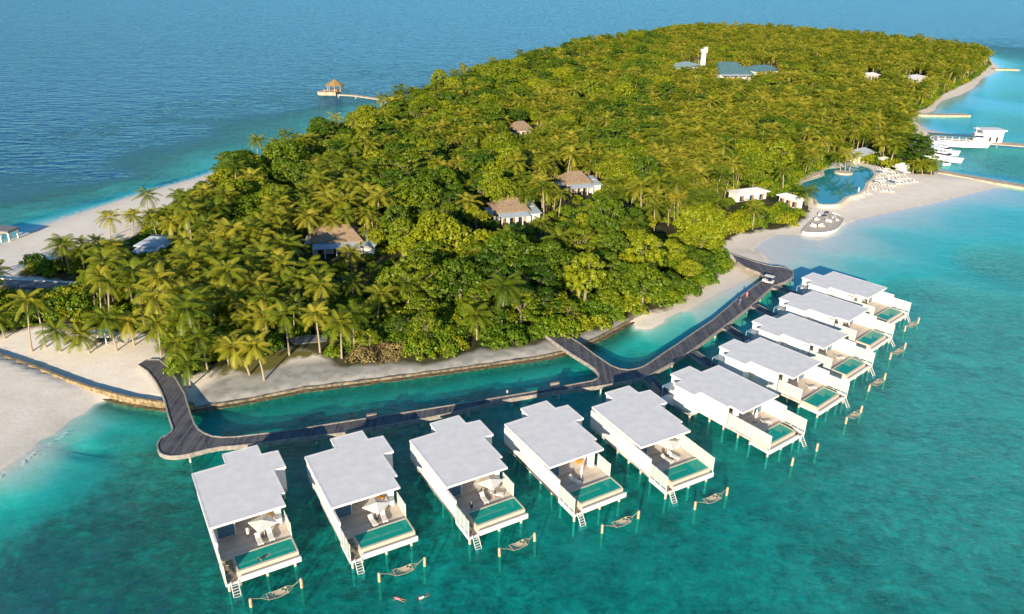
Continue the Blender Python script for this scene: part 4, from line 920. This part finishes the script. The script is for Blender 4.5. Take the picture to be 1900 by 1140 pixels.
def boat(stern, bow, label, name, cat, kind):
    A, B_ = at(*stern), at(*bow); L = (B_-A).length; c = (A+B_)/2; c.z = 0.1
    r = empty(name, c, math.atan2((B_-A).y, (B_-A).x), label, cat, None)
    if kind == 'ferry':
        hull_mesh(L, 6.5, 2.2, 1.0).build('hull', M['hull'], r, fix=True)
        MB().box(-L*0.42, L*0.22, -3.05, 3.05, 4.6, 4.8).build('canopy', M['bluegrey'], r)
        MB().box(-L*0.3, L*0.18, -2.6, 2.6, 2.3, 3.4).build('saloon', M['hull'], r); MB().box(-L*0.28, L*0.16, -2.66, 2.66, 2.8, 3.25).build('window_band', M['dark'], r)
        for i in range(7):
            x = -L*0.41+i*L*0.1
            for y in (-2.9, 2.9): MB().box(x-0.09, x+0.09, y-0.09, y+0.09, 2.2, 4.6).build('canopy_post', M['white'], r)
        wh = wedge(MB(), L*0.2, L*0.36, 2.6, 2.4, 6.4, 0.2, 1.6).build('wheelhouse', M['hull'], r)
        wedge(MB(), L*0.205, L*0.34, 2.62, 4.9, 5.7, 0.2, 0.5, 0.93).build('wheelhouse_window', M['navy'], wh)
        MB().tube([(L*0.24, 0, 6.3), (L*0.24, 0, 9.0)], 0.15).box(L*0.24-0.8, L*0.24+0.8, -0.8, 0.8, 8.2, 8.5).build('mast', M['white'], r)
    elif kind == 'yacht':
        hull_mesh(L, 5.0, 1.8, 0.9).build('hull', M['hull'], r, fix=True)
        cb = wedge(MB(), -L*0.28, L*0.22, 1.9, 1.9, 3.6, 0.2, L*0.12).build('cabin', M['hull'], r)
        wedge(MB(), -L*0.24, L*0.19, 1.93, 2.5, 3.1, 0.2, L*0.05, 0.95).build('cabin_window', M['navy'], cb)
        MB().box(-L*0.28, L*0.02, -1.7, 1.7, 4.9, 5.05).build('hardtop', M['hull'], r)
        for x in (-L*0.26, 0.0):
            for y in (-1.5, 1.5): MB().box(x-0.08, x+0.08, y-0.08, y+0.08, 3.5, 4.9).build('hardtop_post', M['dark'], r)
    else:
        hull_mesh(L, 2.4, 1.0, 0.7).build('hull', M['hull'], r, fix=True)
        MB().box(-L*0.2, L*0.1, -0.9, 0.9, 2.3, 2.4).build('canopy', M['canvas'], r)
        for x in (-L*0.18, L*0.08):
            for y in (-0.8, 0.8): MB().box(x-0.05, x+0.05, y-0.05, y+0.05, 0.9, 2.3).build('canopy_post', M['dark'], r)
        MB().box(-L*0.15, L*0.05, -0.6, 0.6, 0.95, 1.4).build('console', M['navy'], r)
    return r
boat((1709, 268), (1838, 276), 'long white passenger ferry with flat canopy moored at the jetty', 'ferry', 'ferry', 'ferry')
boat((1706, 290), (1786, 305), 'sleek white motor yacht with dark side window moored nearest the beach palms', 'motor_yacht', 'yacht', 'yacht')
boat((1718, 281), (1780, 291), 'white motor yacht with hardtop moored between ferry and nearest yacht', 'motor_yacht', 'yacht', 'yacht')
boat((1695, 280), (1722, 281), 'small speedboat with white canopy left of the yachts', 'speedboat', 'boat', 'small')
boat((1747, 307), (1764, 308), 'small dark-consoled tender behind the nearest yacht', 'tender', 'boat', 'small')
wh = empty('jetty_house', at(1832, 262, 1.6), 0.05, 'white jetty house with flat roof behind the ferry bow', 'building')
MB().box(-4.8, 4.8, -3, 3, 0, 5.0).build('wall', M['white'], wh); MB().box(-5.8, 5.6, -3.8, 3.6, 5.0, 5.5).build('roof', M['roof'], wh)
for x in (-1, 2.2): MB().box(x-0.5, x+0.5, -3.05, -3.003, 0.1, 2.4).build('door', M['dark'], wh)

# ------------------------------------------------------------------ trees
def leaf_clump(mb, c, rx, rz, n, size, tint, up=0.35):
    for _ in range(n):
        while True:
            d = Vector((R.uniform(-1, 1), R.uniform(-1, 1), R.uniform(-0.75, 1)))
            if 0.05 < d.length < 1: break
        d.normalize(); k_ = R.uniform(0.72, 1.08)
        p = c+Vector((d.x*rx*k_, d.y*rx*k_, d.z*rz*k_))
        nrm = (d+Vector((R.uniform(-.6, .6), R.uniform(-.6, .6), R.uniform(-.3, .6)+up))).normalized()
        a = nrm.orthogonal().normalized(); a.rotate(Matrix.Rotation(R.uniform(0, 6.28), 3, nrm)); b = nrm.cross(a)
        s = size*R.uniform(0.6, 1.25); e = s*R.uniform(0.45, 0.8)
        mb.add([p-a*s*0.5, p+b*e*0.5+nrm*s*0.08, p+a*s*0.5, p-b*e*0.5+nrm*s*0.08], [(0, 1, 2, 3)], min(1, max(0, tint+R.gauss(0, 0.13))))
def limbs(H, Rr, n, m='bark2'):
    mb = MB(); mb.tube([(0, 0, -0.6), (0.1, 0, H*0.3), (0, 0.1, H*0.6)], [0.36, 0.27, 0.2], 7)
    for i in range(n):
        a = 2*PI*i/n+R.uniform(-.3, .3); r = Rr*R.uniform(.5, .8)
        mb.tube([(0, 0, H*R.uniform(.25, .5)), (r*.45*math.cos(a), r*.45*math.sin(a), H*.6), (r*math.cos(a), r*math.sin(a), H*R.uniform(.72, .9))], [0.17, 0.11, 0.04], 5)
    return mb
def dome_tree(Rr=5.0, H=9.0, nl=46, per=52):
    cr_ = MB()
    for i in range(nl):
        t = (i+0.5)/nl; el = math.asin(0.02+0.98*(1-t)**0.9); az = i*2.39996+R.uniform(-.25, .25); rr = Rr*R.uniform(0.72, 0.98)
        c = Vector((rr*math.cos(el)*math.cos(az), rr*math.cos(el)*math.sin(az), H*0.50+(H*0.46)*math.sin(el)*R.uniform(0.85, 1.08)))
        leaf_clump(cr_, c, R.uniform(0.75, 1.35)*Rr/5, R.uniform(0.55, 0.95)*Rr/5, per, 0.62, R.uniform(0.25, 0.8))
    for i in range(10):
        a = i*0.63; leaf_clump(cr_, Vector((Rr*.5*math.cos(a), Rr*.5*math.sin(a), H*0.55)), 1.8, 1.6, 26, 0.95, 0.25)
    return cr_, limbs(H, Rr, 6)
def layered_tree(Rr=4.8, H=9.5, nl=44, per=50):
    cr_ = MB()
    for i in range(nl):
        tier = i % 5; z = H*(0.42+0.125*tier)+R.uniform(-.25, .25); rm = Rr*(1.0, 0.98, 0.85, 0.65, 0.4)[tier]; az = i*2.39996+R.uniform(-.4, .4); rr = rm*math.sqrt(R.uniform(0.2, 1))
        leaf_clump(cr_, Vector((rr*math.cos(az), rr*math.sin(az), z-0.06*rr)), R.uniform(0.9, 1.5), R.uniform(0.16, 0.32), per, 0.6, R.uniform(0.2, 0.8), up=0.9)
    return cr_, limbs(H, Rr, 7)
def fine_tree(Rr=4.0, H=8.0):
    cr_ = MB()
    for i in range(70):
        az = R.uniform(0, 2*PI); rr = Rr*math.sqrt(R.random()); z = H*(0.45+0.5*math.sqrt(max(0, 1-(rr/Rr)**2))*R.uniform(0.5, 1))
        leaf_clump(cr_, Vector((rr*math.cos(az), rr*math.sin(az), z)), R.uniform(.5, .8), R.uniform(.35, .6), 28, 0.42, R.uniform(0.3, 0.9))
    return cr_, limbs(H, Rr, 8)
def bush(Rr=2.2, H=2.2, nl=18, per=36, sz=0.5):
    cr_ = MB()
    for i in range(nl):
        az = i*2.39996; t = (i+.5)/nl; rr = Rr*math.sqrt(t)*0.9
        leaf_clump(cr_, Vector((rr*math.cos(az), rr*math.sin(az), H*0.8*math.sqrt(max(0.05, 1-t))*R.uniform(.7, 1.1))), R.uniform(.5, .9), R.uniform(.35, .65), per, sz, R.uniform(0.2, 0.85))
    st = MB()
    for i in range(4): a = i*1.57+.3; st.tube([(0, 0, -0.3), (Rr*.5*math.cos(a), Rr*.5*math.sin(a), H*.5)], [0.07, 0.03], 5)
    return cr_, st
def palm(H=8.0, lean=0.8, nf=24, Lf=3.5, young=False):
    cr_ = MB(); top = Vector((lean, 0, H))
    path = [Vector((lean*(t**1.6), 0.15*math.sin(3*t), H*t-0.5*(1-t))) for t in [i/7 for i in range(8)]]
    tr_ = MB().tube(path, [0.24, 0.19, 0.17, 0.155, 0.15, 0.145, 0.14, 0.17], 7)
    for i in range(nf):
        az = i*2.39996+R.uniform(-.2, .2); t = i/(nf-1)
        el = math.radians(80-112*t**1.15+R.uniform(-9, 9)) if not young else math.radians(80-70*t)
        L_ = Lf*R.uniform(0.85, 1.1)*(0.8 if t < 0.1 else 1); d = Vector((math.cos(az), math.sin(az), 0)); p = top+d*0.12; seg = 9; ln = L_/seg
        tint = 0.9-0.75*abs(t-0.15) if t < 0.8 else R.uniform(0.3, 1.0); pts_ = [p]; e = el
        for k_ in range(seg):
            p = p+(d*math.cos(e)+Vector((0, 0, math.sin(e))))*ln; pts_.append(p.copy()); e -= math.radians(R.uniform(6, 11)*(1.1 if t < .6 else .7))
        side = Vector((-d.y, d.x, 0)); tw_ = R.uniform(-0.4, 0.4)
        for k_ in range(seg):
            a, b = pts_[k_], pts_[k_+1]; up = side.cross(b-a).normalized()
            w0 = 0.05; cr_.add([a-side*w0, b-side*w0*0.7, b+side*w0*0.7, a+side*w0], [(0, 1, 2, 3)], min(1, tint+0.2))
            for m_ in (0.0, 0.5):
                u_ = (k_+m_)/seg
                if u_ < 0.12: continue
                q_ = a.lerp(b, m_); ll = (0.30+0.62*math.sin(PI*min(1, u_*0.92+0.08))**0.7)*Lf/3.5*R.uniform(.85, 1.1)
                for s in (-1, 1):
                    fwd = (b-a).normalized(); tip = q_+(side*s*math.cos(0.55)+fwd*0.55+Vector((0, 0, -0.42-0.4*s*tw_))).normalized()*ll
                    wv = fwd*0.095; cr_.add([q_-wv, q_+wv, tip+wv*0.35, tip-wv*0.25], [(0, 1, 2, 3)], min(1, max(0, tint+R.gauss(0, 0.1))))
    for i in range(7):
        a = i*0.9; c = top+Vector((0.3*math.cos(a), 0.3*math.sin(a), -0.3)); cr_.box(c.x-.13, c.x+.13, c.y-.13, c.y+.13, c.z-.16, c.z+.12, 0.7)
    return cr_, tr_
class Kind: pass
def variants(fn, argl, leafm, barkm, nm):
    out = []
    for a in argl:
        c, t = fn(**a); k_ = Kind(); k_.crown = c.mesh(nm+'_crown', M[leafm], tint=True); k_.trunk = t.mesh(nm+'_trunk', M[barkm])
        j = MB(); j.v = c.v+t.v; b_ = len(c.v); j.f = c.f+[tuple(i+b_ for i in f) for f in t.f]; j.t = c.t+t.t
        k_.full = j.mesh(nm, M[leafm], tint=True); k_.full.materials.append(M[barkm]); nc = len(c.f)
        k_.full.polygons.foreach_set('material_index', [0]*nc+[1]*len(t.f)); out.append(k_)
    return out
V_PALM = variants(palm, [dict(H=8.0, lean=0.8, nf=19, Lf=4.1), dict(H=9.2, lean=1.5, nf=17, Lf=4.0), dict(H=7.0, lean=0.2, nf=21, Lf=4.3), dict(H=8.6, lean=-1.0, nf=16, Lf=3.9), dict(H=7.6, lean=0.6, nf=22, Lf=4.1), dict(H=3.0, lean=0.3, nf=16, Lf=2.8, young=True)], 'frond', 'bark', 'coconut_palm')
V_DOME = variants(dome_tree, [dict(), dict(Rr=5.6, H=9.5, nl=54), dict(Rr=4.3, H=10.2, nl=42), dict(Rr=5.2, H=7.2), dict(Rr=3.6, H=11.0, nl=36)], 'leaf', 'bark2', 'broadleaf_tree')
V_LAY = variants(layered_tree, [dict(), dict(Rr=5.4, H=9.0, nl=52), dict(Rr=4.2, H=8.4)], 'leaf2', 'bark2', 'layered_tree')
V_FINE = variants(fine_tree, [dict(), dict(Rr=3.4, H=7.5)], 'leaf', 'bark2', 'feathery_tree')
V_BUSH = variants(bush, [dict(H=2.8), dict(Rr=2.8, H=3.4, nl=28), dict(Rr=1.9, H=2.2)], 'bush', 'bark2', 'bush')
V_DRY = variants(bush, [dict(Rr=2.4, H=2.0, nl=16, per=40, sz=0.34)], 'dry', 'bark2', 'dry_bush')
VARS = {'palm': V_PALM, 'dome': V_DOME, 'lay': V_LAY, 'fine': V_FINE, 'bush': V_BUSH, 'dry': V_DRY}
CROWN_R = {'palm': 3.0, 'dome': 5.0, 'lay': 4.8, 'fine': 3.8, 'bush': 2.2, 'dry': 2.3}; TOP = {'palm': 11.3, 'dome': 11.0, 'lay': 10.5, 'fine': 9, 'bush': 2.6, 'dry': 2.2}
# things the trees must not hide from or stand in: pixel box, distance
KEEP = [(576, 417, 692, 474), (917, 362, 1003, 412), (1046, 318, 1112, 348), (957, 226, 989, 240), (250, 432, 308, 460), (1336, 113, 1400, 142), (1268, 118, 1296, 124), (1410, 124, 1440, 130), (1297, 90, 1308, 120), (1692, 137, 1722, 146), (1612, 136, 1632, 142),
        (1600, 264, 1626, 288), (1372, 345, 1434, 366), (1440, 350, 1482, 374), (1482, 312, 1625, 382), (1245, 402, 1252, 425), (28, 522, 130, 531), (0, 518, 130, 532), (594, 150, 690, 182), (118, 500, 128, 520), (200, 426, 245, 440), (545, 622, 602, 636), (1698, 235, 1850, 318), (1560, 318, 1760, 420)]
foot = [at((a+c)/2, d, 2.0) for a, b, c, d in KEEP]
def keep_ok(p, kind, s):
    r = CROWN_R[kind]*s; D = p.length; top = TOP[kind]*s; x0, y0 = to_px((p.x, p.y, top)); x1, y1 = to_px((p.x, p.y, max(1.5, top*0.45 if kind != 'bush' else 1))); rp = r*F_PX/D*1.12
    for (a, b, c, d), f in zip(KEEP, foot):
        if x0+rp > a and x0-rp < c and y1+rp*0.25 > b and y0 < d and p.y < f.y+3: return False
        if (p.x-f.x)**2+(p.y-f.y)**2 < 30 and d-b > 10: return False
    return True
def in_poly(x, y, P):
    c = False; j = len(P)-1
    for i in range(len(P)):
        if (P[i][1] > y) != (P[j][1] > y) and x < (P[j][0]-P[i][0])*(y-P[i][1])/(P[j][1]-P[i][1])+P[i][0]: c = not c
        j = i
    return c
vb = [VEG[:, 0].min(), VEG[:, 0].max(), VEG[:, 1].min(), VEG[:, 1].max()]
def vdist(X, Y): X = np.array(X); Y = np.array(Y); return seg_dist(X, Y, VEG)*np.where(inside(X, Y, VEG), 1, -1)
def palm_bias(x, y):
    if y > 640 - 0.0*x and x < 720: base = 0.75 if x < 430 else 0.35
    elif x < 420 and y > 380: base = 0.7
    elif x < 600 and y > 470: base = 0.55
    elif 900 < x < 1380 and y > 430: base = -0.9
    elif 600 < x < 960 and y > 550: base = -0.5
    elif x > 1380 and y > 330: base = 0.05
    elif x > 1000 and y < 260: base = 0.6 if x > 1250 else 0.0
    elif x > 1200: base = 0.45
    elif y < 250: base = -0.45
    else: base = -0.2
    # silhouette of domed trees along the back shore
    if 380 < x < 900 and y < 330-(x-400)*0.36: base = -0.8
    return base
cand = []
def lattice(step, fn):
    x = vb[0]
    xs = np.arange(vb[0], vb[1], step); ys = np.arange(vb[2], vb[3], step*0.87)
    P = [(a+(0.5*step if j % 2 else 0)+R.uniform(-.36, .36)*step, b+R.uniform(-.36, .36)*step) for j, b in enumerate(ys) for a in xs]
    P = np.array(P); v = vdist(P[:, 0], P[:, 1])
    for (a, b), vd in zip(P, v):
        if vd > 0.8:
            px, py = to_px((a, b, 4)); 
            if -160 < px < 2060 and py < 1200: fn(a, b, vd, px, py)
def f_broad(a, b, vd, px, py):
    s = palm_bias(px, py)+1.5*mnoise.noise(Vector((a*0.028, b*0.028, 3)))
    if s < 0.1:
        if vd < 2.2: return
        q_ = mnoise.noise(Vector((a*0.04, b*0.04, 30)))+R.uniform(-.25, .25)
        if 1120 < px < 1380 and py > 430: q_ = 0.5
        k_ = 'dome' if q_ > -0.02 else 'lay' if q_ > -0.3 else 'fine'
        if 880 < px < 1120 and py > 440: k_ = 'lay' if R.random() < 0.75 else 'dome'
        sc = R.choice((0.65, 0.8, 0.95, 1.05, 1.2, 1.35))*R.uniform(0.92, 1.08)*(0.62 if vd < 5.5 or (vd < 12 and px < 420 and py < 500) else 1)*(0.78 if (py > 560 and 500 < px < 1150) else 1)
        cand.append((a, b, k_, sc))
def f_palm(a, b, vd, px, py):
    s = palm_bias(px, py)+1.5*mnoise.noise(Vector((a*0.028, b*0.028, 3)))
    if s >= 0.1 or R.random() < (0.10 if px < 1100 else 0.05):
        sc = R.choice((0.7, 0.85, 0.95, 1.0, 1.1, 1.2))*R.uniform(0.93, 1.07)*(1.1 if s < 0.1 else 1)*(0.72 if vd < 11 and px < 420 and py < 480 else 1)
        if vd < 2 and R.random() < 0.5: return
        cand.append((a, b, 'palm', sc))
def f_bush(a, b, vd, px, py):
    edge = vd < 10; front = py > 540 or (px < 420 and py > 330)
    if R.random() < (0.95 if edge or front else 0.5):
        dry = (650 < px < 740 and py > 620) or (1060 < px < 1110 and py > 560)
        sc = R.uniform(0.7, 1.2)*(1.15 if edge else 1.0 if front else 0.8)
        if 395 < px < 600 and 648 < py: return
        if px < 290 and py > 560 and vd < 5:
            if R.random() < 0.5: return
            sc *= 0.8
        cand.append((a, b, 'dry' if dry and edge and R.random() < 0.5 else 'bush', sc))
lattice(7.0, f_broad); lattice(5.0, f_palm); lattice(3.6, f_bush)
trees = []
for a, b, k_, s in cand:
    p = Vector((a, b, 0))
    if k_ == 'bush' and s > 1.4: pass
    if not keep_ok(p, k_, s): 
        continue
    zg = 1.2 if b > 330 else gz_at(a, b)
    trees.append([Vector((a, b, zg-0.05)), k_, s, R.randrange(len(VARS[k_])-(1 if k_ == 'palm' else 0)), R.uniform(0, 6.283), None])
# palms and trees singled out in the photograph: base pixel, crown pixel, kind, label
hero = [((58, 648), (49, 560), 'tall front palm at far left, left of a leaning pair'), ((84, 642), (66, 562), 'tall front palm at far left, right of a leaning pair'), ((8, 625), (-8, 590), 'palm cut by the left picture edge above the sand'),
 ((112, 650), (104, 617), 'small yellowish palm right of the leaning pair'), ((166, 655), (150, 625), 'short palm left of the white daybed'), ((217, 652), (196, 592), 'broad palm shading the daybed'), ((249, 643), (238, 598), 'leaning palm right of the beach hammock'),
 ((300, 668), (292, 606), 'palm right behind the left boardwalk landing'), ((322, 690), (330, 640), 'palm just right of the left boardwalk landing'), ((352, 716), (350, 676), 'low palm overhanging the sand right of the boardwalk'), ((385, 688), (372, 632), 'palm with hanging fronds left of the lawn'),
 ((424, 680), (420, 640), 'pale headed palm at the left end of the lawn'), ((463, 694), (432, 645), 'leaning palm on the lawn, left of two'), ((490, 702), (472, 645), 'curved palm on the lawn edge, right of two'), ((537, 660), (527, 588), 'upright palm standing alone behind the lawn'),
 ((594, 655), (585, 584), 'palm with broad crown right of the lawn path'), ((634, 664), (632, 602), 'brownish palm right end of the front row above a bare tree'), ((465, 640), (463, 600), 'palm behind the lawn, left of the upright palm'), ((412, 610), (410, 580), 'palm behind the pale headed palm'),
 ((700, 600), (707, 548), 'yellow palm standing up among round bushes near the centre'), ((885, 630), (884, 587), 'star shaped palm low among bushes above the channel'), ((652, 508), (651, 472), 'palm in front of the nearest thatched villa'), ((1004, 450), (1003, 418), 'palm in front of the second thatched villa'),
 ((655, 560), (655, 525), 'brown tinged palm below the nearest thatched villa'), ((838, 560), (838, 525), 'palm in the gap right of the big yellow tree'), ((274, 400), (272, 362), 'tall palm against the left beach'), ((248, 440), (247, 402), 'dark palm behind the left beach, beside the white roofed villa'), ((204, 440), (202, 405), 'palm breaking the skyline of the left beach'),
 ((478, 300), (477, 262), 'slim palm rising above the back shore trees'), ((1560, 317), (1556, 292), 'left palm on the pool island'), ((1568, 318), (1570, 284), 'middle palm on the pool island'), ((1576, 317), (1586, 290), 'right palm on the pool island'),
 ((1502, 386), (1498, 358), 'brown fronded palm at the near end of the swimming pool'), ((1450, 330), (1437, 290), 'tall palm left of the swimming pool'), ((1492, 330), (1500, 300), 'palm beside the pool paving'), ((1728, 323), (1730, 306), 'right palm of the beach clump above the sand'), ((1712, 322), (1710, 306), 'middle palm of the beach clump above the sand'), ((1694, 320), (1693, 307), 'left palm of the beach clump above the sand')]
heroes = []
for (bx, by), (cx_, cy_), lab in hero:
    b0 = at(bx, by, 1.3); b0.z = 2.2 if 'pool island' in lab else gz_at(b0.x, b0.y) if b0.y < 330 else 1.2
    if 'pool island' in lab: b0 = at(bx, by, 2.2)
    best = None
    for zz in np.arange(2.5, 14, 0.25):
        q_ = to_px((b0.x, b0.y, zz))
        if q_[1] <= cy_: best = zz; lx = (cx_-q_[0])*(b0.length/F_PX); break
    if best is None: best, lx = 9, 0
    h = best-b0.z; v_ = 5 if h < 3.4 else 0; vb_ = 3.0 if v_ == 5 else 8.0; s = h/vb_ if v_ == 5 else 1.0
    heroes.append((b0, v_, s, h, lx, lab))
for b0, v_, s, h, lx, lab in heroes:      # clear room round the singled out palms
    x1, y1 = to_px((b0.x+lx, b0.y, b0.z+h)); rad = 0.55*3.2*F_PX/b0.length
    keepl = []
    for t in trees:
        p = t[0]; tx, ty = to_px((p.x, p.y, p.z+TOP[t[1]]*t[2]*0.85)); 
        if t[1] not in ('bush', 'dry') and p.y < b0.y+1.5 and abs(tx-x1) < rad+0.6*CROWN_R[t[1]]*t[2]*F_PX/p.length and abs(ty-y1) < rad+0.3*CROWN_R[t[1]]*F_PX/p.length: continue
        if (p.xy-b0.xy).length < 1.8: continue
        keepl.append(t)
    trees = keepl
extra = [((790, 505), 'dome', 1.25, 'big golden domed tree standing above the dark forest centre'), ((1190, 575), 'dome', 1.15, 'broad yellow green tree at the shore, left of the beach end'), ((720, 245), 'dome', 1.2, 'domed tree on the back shore skyline'), ((425, 372), 'dome', 1.1, 'bright domed tree at the left shoulder of the island skyline')]
for (x, y), k_, s, lab in extra:
    p = at(x, y, 1.2); trees.append([p, k_, s, 0 if k_ == 'dome' else 0, 1.0, lab])
KN = {'palm': ('coconut_palm', 'palm tree'), 'dome': ('broadleaf_tree', 'tree'), 'lay': ('layered_tree', 'tree'), 'fine': ('feathery_tree', 'tree'), 'bush': ('bush', 'bush'), 'dry': ('dry_bush', 'bush')}
DESC = {'palm': 'coconut palm', 'dome': 'round crowned tree', 'lay': 'flat tiered tree', 'fine': 'feathery crowned tree', 'bush': 'leafy green bush', 'dry': 'brownish dry bush'}
MARKS = [('white daybed', 193, 640), ('left boardwalk landing', 290, 668), ('front lawn', 480, 675), ('nearest thatched villa', 632, 445), ('second thatched villa', 960, 385), ('third thatched villa', 1080, 330), ('far lone thatched roof', 973, 235),
 ('white roofed left villa', 275, 445), ('left grey road', 70, 525), ('shore branch of the boardwalk', 1010, 612), ('boardwalk end by the beach', 1360, 485), ('long white bar', 1400, 355), ('swimming pool', 1550, 345), ('moored ferry', 1720, 260), ('gazebo jetty', 700, 188),
 ('big golden domed tree', 790, 470), ('far hall', 1370, 130), ('left skyline domed tree', 425, 340), ('star shaped palm', 884, 600), ('sea wall end', 1172, 585)]
def region(p):
    x, y = to_px((p.x, p.y, 4)); nm, mx, my = min(MARKS, key=lambda q: math.hypot(q[1]-x, 1.5*(q[2]-y)))
    dx, dy = x-mx, 1.5*(y-my); far_ = 'farther ' if math.hypot(dx, dy) > 75 else 'just '
    side = ('right of' if dx > 0 else 'left of') if abs(dx) > abs(dy) else ('in front of' if dy > 0 else 'behind')
    return far_+side+' the '+nm
def add_tree(p, k_, s, vi, rz, lab, group, parts, tilt=None):
    v = VARS[k_][vi]; nm, cat = KN[k_]
    if parts:
        e = empty(nm, p, rz, lab, cat, group); e.scale = (s, s, s)
        c = bpy.data.objects.new('crown', v.crown); COL.objects.link(c); c.parent = e
        t = bpy.data.objects.new('stem' if k_ in ('bush', 'dry') else 'trunk', v.trunk); COL.objects.link(t); t.parent = e
    else:
        e = bpy.data.objects.new(nm, v.full); COL.objects.link(e); e.location = p; e.rotation_euler.z = rz; e.scale = (s, s, s); tag(e, lab, cat, group)
    return e
for b0, v_, s, h, lx, lab in heroes:
    if v_ == 5: add_tree(b0, 'palm', s, 5, R.uniform(0, 6), lab, None, True); continue
    c, t = palm(H=h, lean=lx, nf=R.randint(18, 24), Lf=R.uniform(3.8, 4.5))
    e = empty('coconut_palm', b0, 0, lab, 'palm tree'); c.build('crown', M['frond'], e, tint=True); t.build('trunk', M['bark'], e)
rest = {}
def instanced(name, items, kind, label):
    me = bpy.data.meshes.new(name+'_points'); me.from_pydata([tuple(t[0]) for t in items], [], [])
    a = me.attributes.new('rz', 'FLOAT', 'POINT'); a.data.foreach_set('value', [t[4] for t in items])
    a = me.attributes.new('sc', 'FLOAT', 'POINT'); a.data.foreach_set('value', [t[2] for t in items])
    a = me.attributes.new('vi', 'INT', 'POINT'); a.data.foreach_set('value', [t[3] for t in items])
    o = bpy.data.objects.new(name, me); COL.objects.link(o); tag(o, label, 'forest' if kind not in ('bush', 'dry') else 'undergrowth', None, 'stuff')
    src = bpy.data.collections.new(name+'_source')
    for i, v in enumerate(VARS[kind]): ob = bpy.data.objects.new('%s_%02d' % (name, i), v.full); src.objects.link(ob)
    ng = bpy.data.node_groups.new(name, 'GeometryNodeTree'); ng.interface.new_socket('Geometry', in_out='INPUT', socket_type='NodeSocketGeometry'); ng.interface.new_socket('Geometry', in_out='OUTPUT', socket_type='NodeSocketGeometry')
    N = ng.nodes; L = ng.links; gi = N.new('NodeGroupInput'); go = N.new('NodeGroupOutput'); ip = N.new('GeometryNodeInstanceOnPoints'); ci = N.new('GeometryNodeCollectionInfo')
    ci.inputs['Collection'].default_value = src; ci.inputs['Separate Children'].default_value = True; ci.inputs['Reset Children'].default_value = True
    def na(k2, t): x = N.new('GeometryNodeInputNamedAttribute'); x.data_type = t; x.inputs['Name'].default_value = k2; return x.outputs['Attribute']
    cx_ = N.new('ShaderNodeCombineXYZ'); L.new(na('rz', 'FLOAT'), cx_.inputs[2]); L.new(gi.outputs[0], ip.inputs['Points']); L.new(ci.outputs[0], ip.inputs['Instance']); ip.inputs['Pick Instance'].default_value = True
    L.new(na('vi', 'INT'), ip.inputs['Instance Index']); L.new(cx_.outputs[0], ip.inputs['Rotation']); L.new(na('sc', 'FLOAT'), ip.inputs['Scale']); L.new(ip.outputs[0], go.inputs[0])
    md = o.modifiers.new('scatter', 'NODES'); md.node_group = ng
def visible(t): x, y = to_px(t[0]+Vector((0, 0, 5))); return -30 < x < 1930
for k_ in VARS:
    lst = sorted([t for t in trees if t[1] == k_], key=lambda t: (not visible(t), t[0].length/t[2]**0.5 if k_ != 'bush' else (t[0].length*(0.5 if vdist([t[0].x], [t[0].y])[0] < 6 else 1))))
    lim = {'palm': 262, 'dome': 150, 'lay': 90, 'fine': 60, 'bush': 240, 'dry': 40}[k_]
    for i, t in enumerate(lst[:lim]):
        if t[5]: add_tree(t[0], k_, t[2], t[3], t[4], t[5], None, True)
        else:
            rg = region(t[0]); sz = 'large ' if t[2] > 1.08 else 'small ' if t[2] < 0.85 else 'medium '
            lean_ = {1: 'tall leaning ', 2: 'upright ', 4: 'full crowned '}.get(t[3], '') if k_ == 'palm' else ''
            add_tree(t[0], k_, t[2], t[3], t[4], sz+lean_+DESC[k_]+' '+rg, sz+lean_+DESC[k_]+' group '+rg, t[0].length < 190)
    if lst[lim:]: instanced({'palm': 'palm_forest', 'dome': 'broadleaf_forest', 'lay': 'layered_forest', 'fine': 'feathery_forest', 'bush': 'undergrowth', 'dry': 'dry_undergrowth'}[k_], lst[lim:], k_, 'far '+{'palm': 'palm crowns', 'dome': 'round tree crowns', 'lay': 'tiered tree crowns', 'fine': 'feathery tree crowns', 'bush': 'green undergrowth', 'dry': 'dry undergrowth'}[k_]+' covering the island interior')
print('TREES', {k_: sum(1 for t in trees if t[1] == k_) for k_ in VARS})
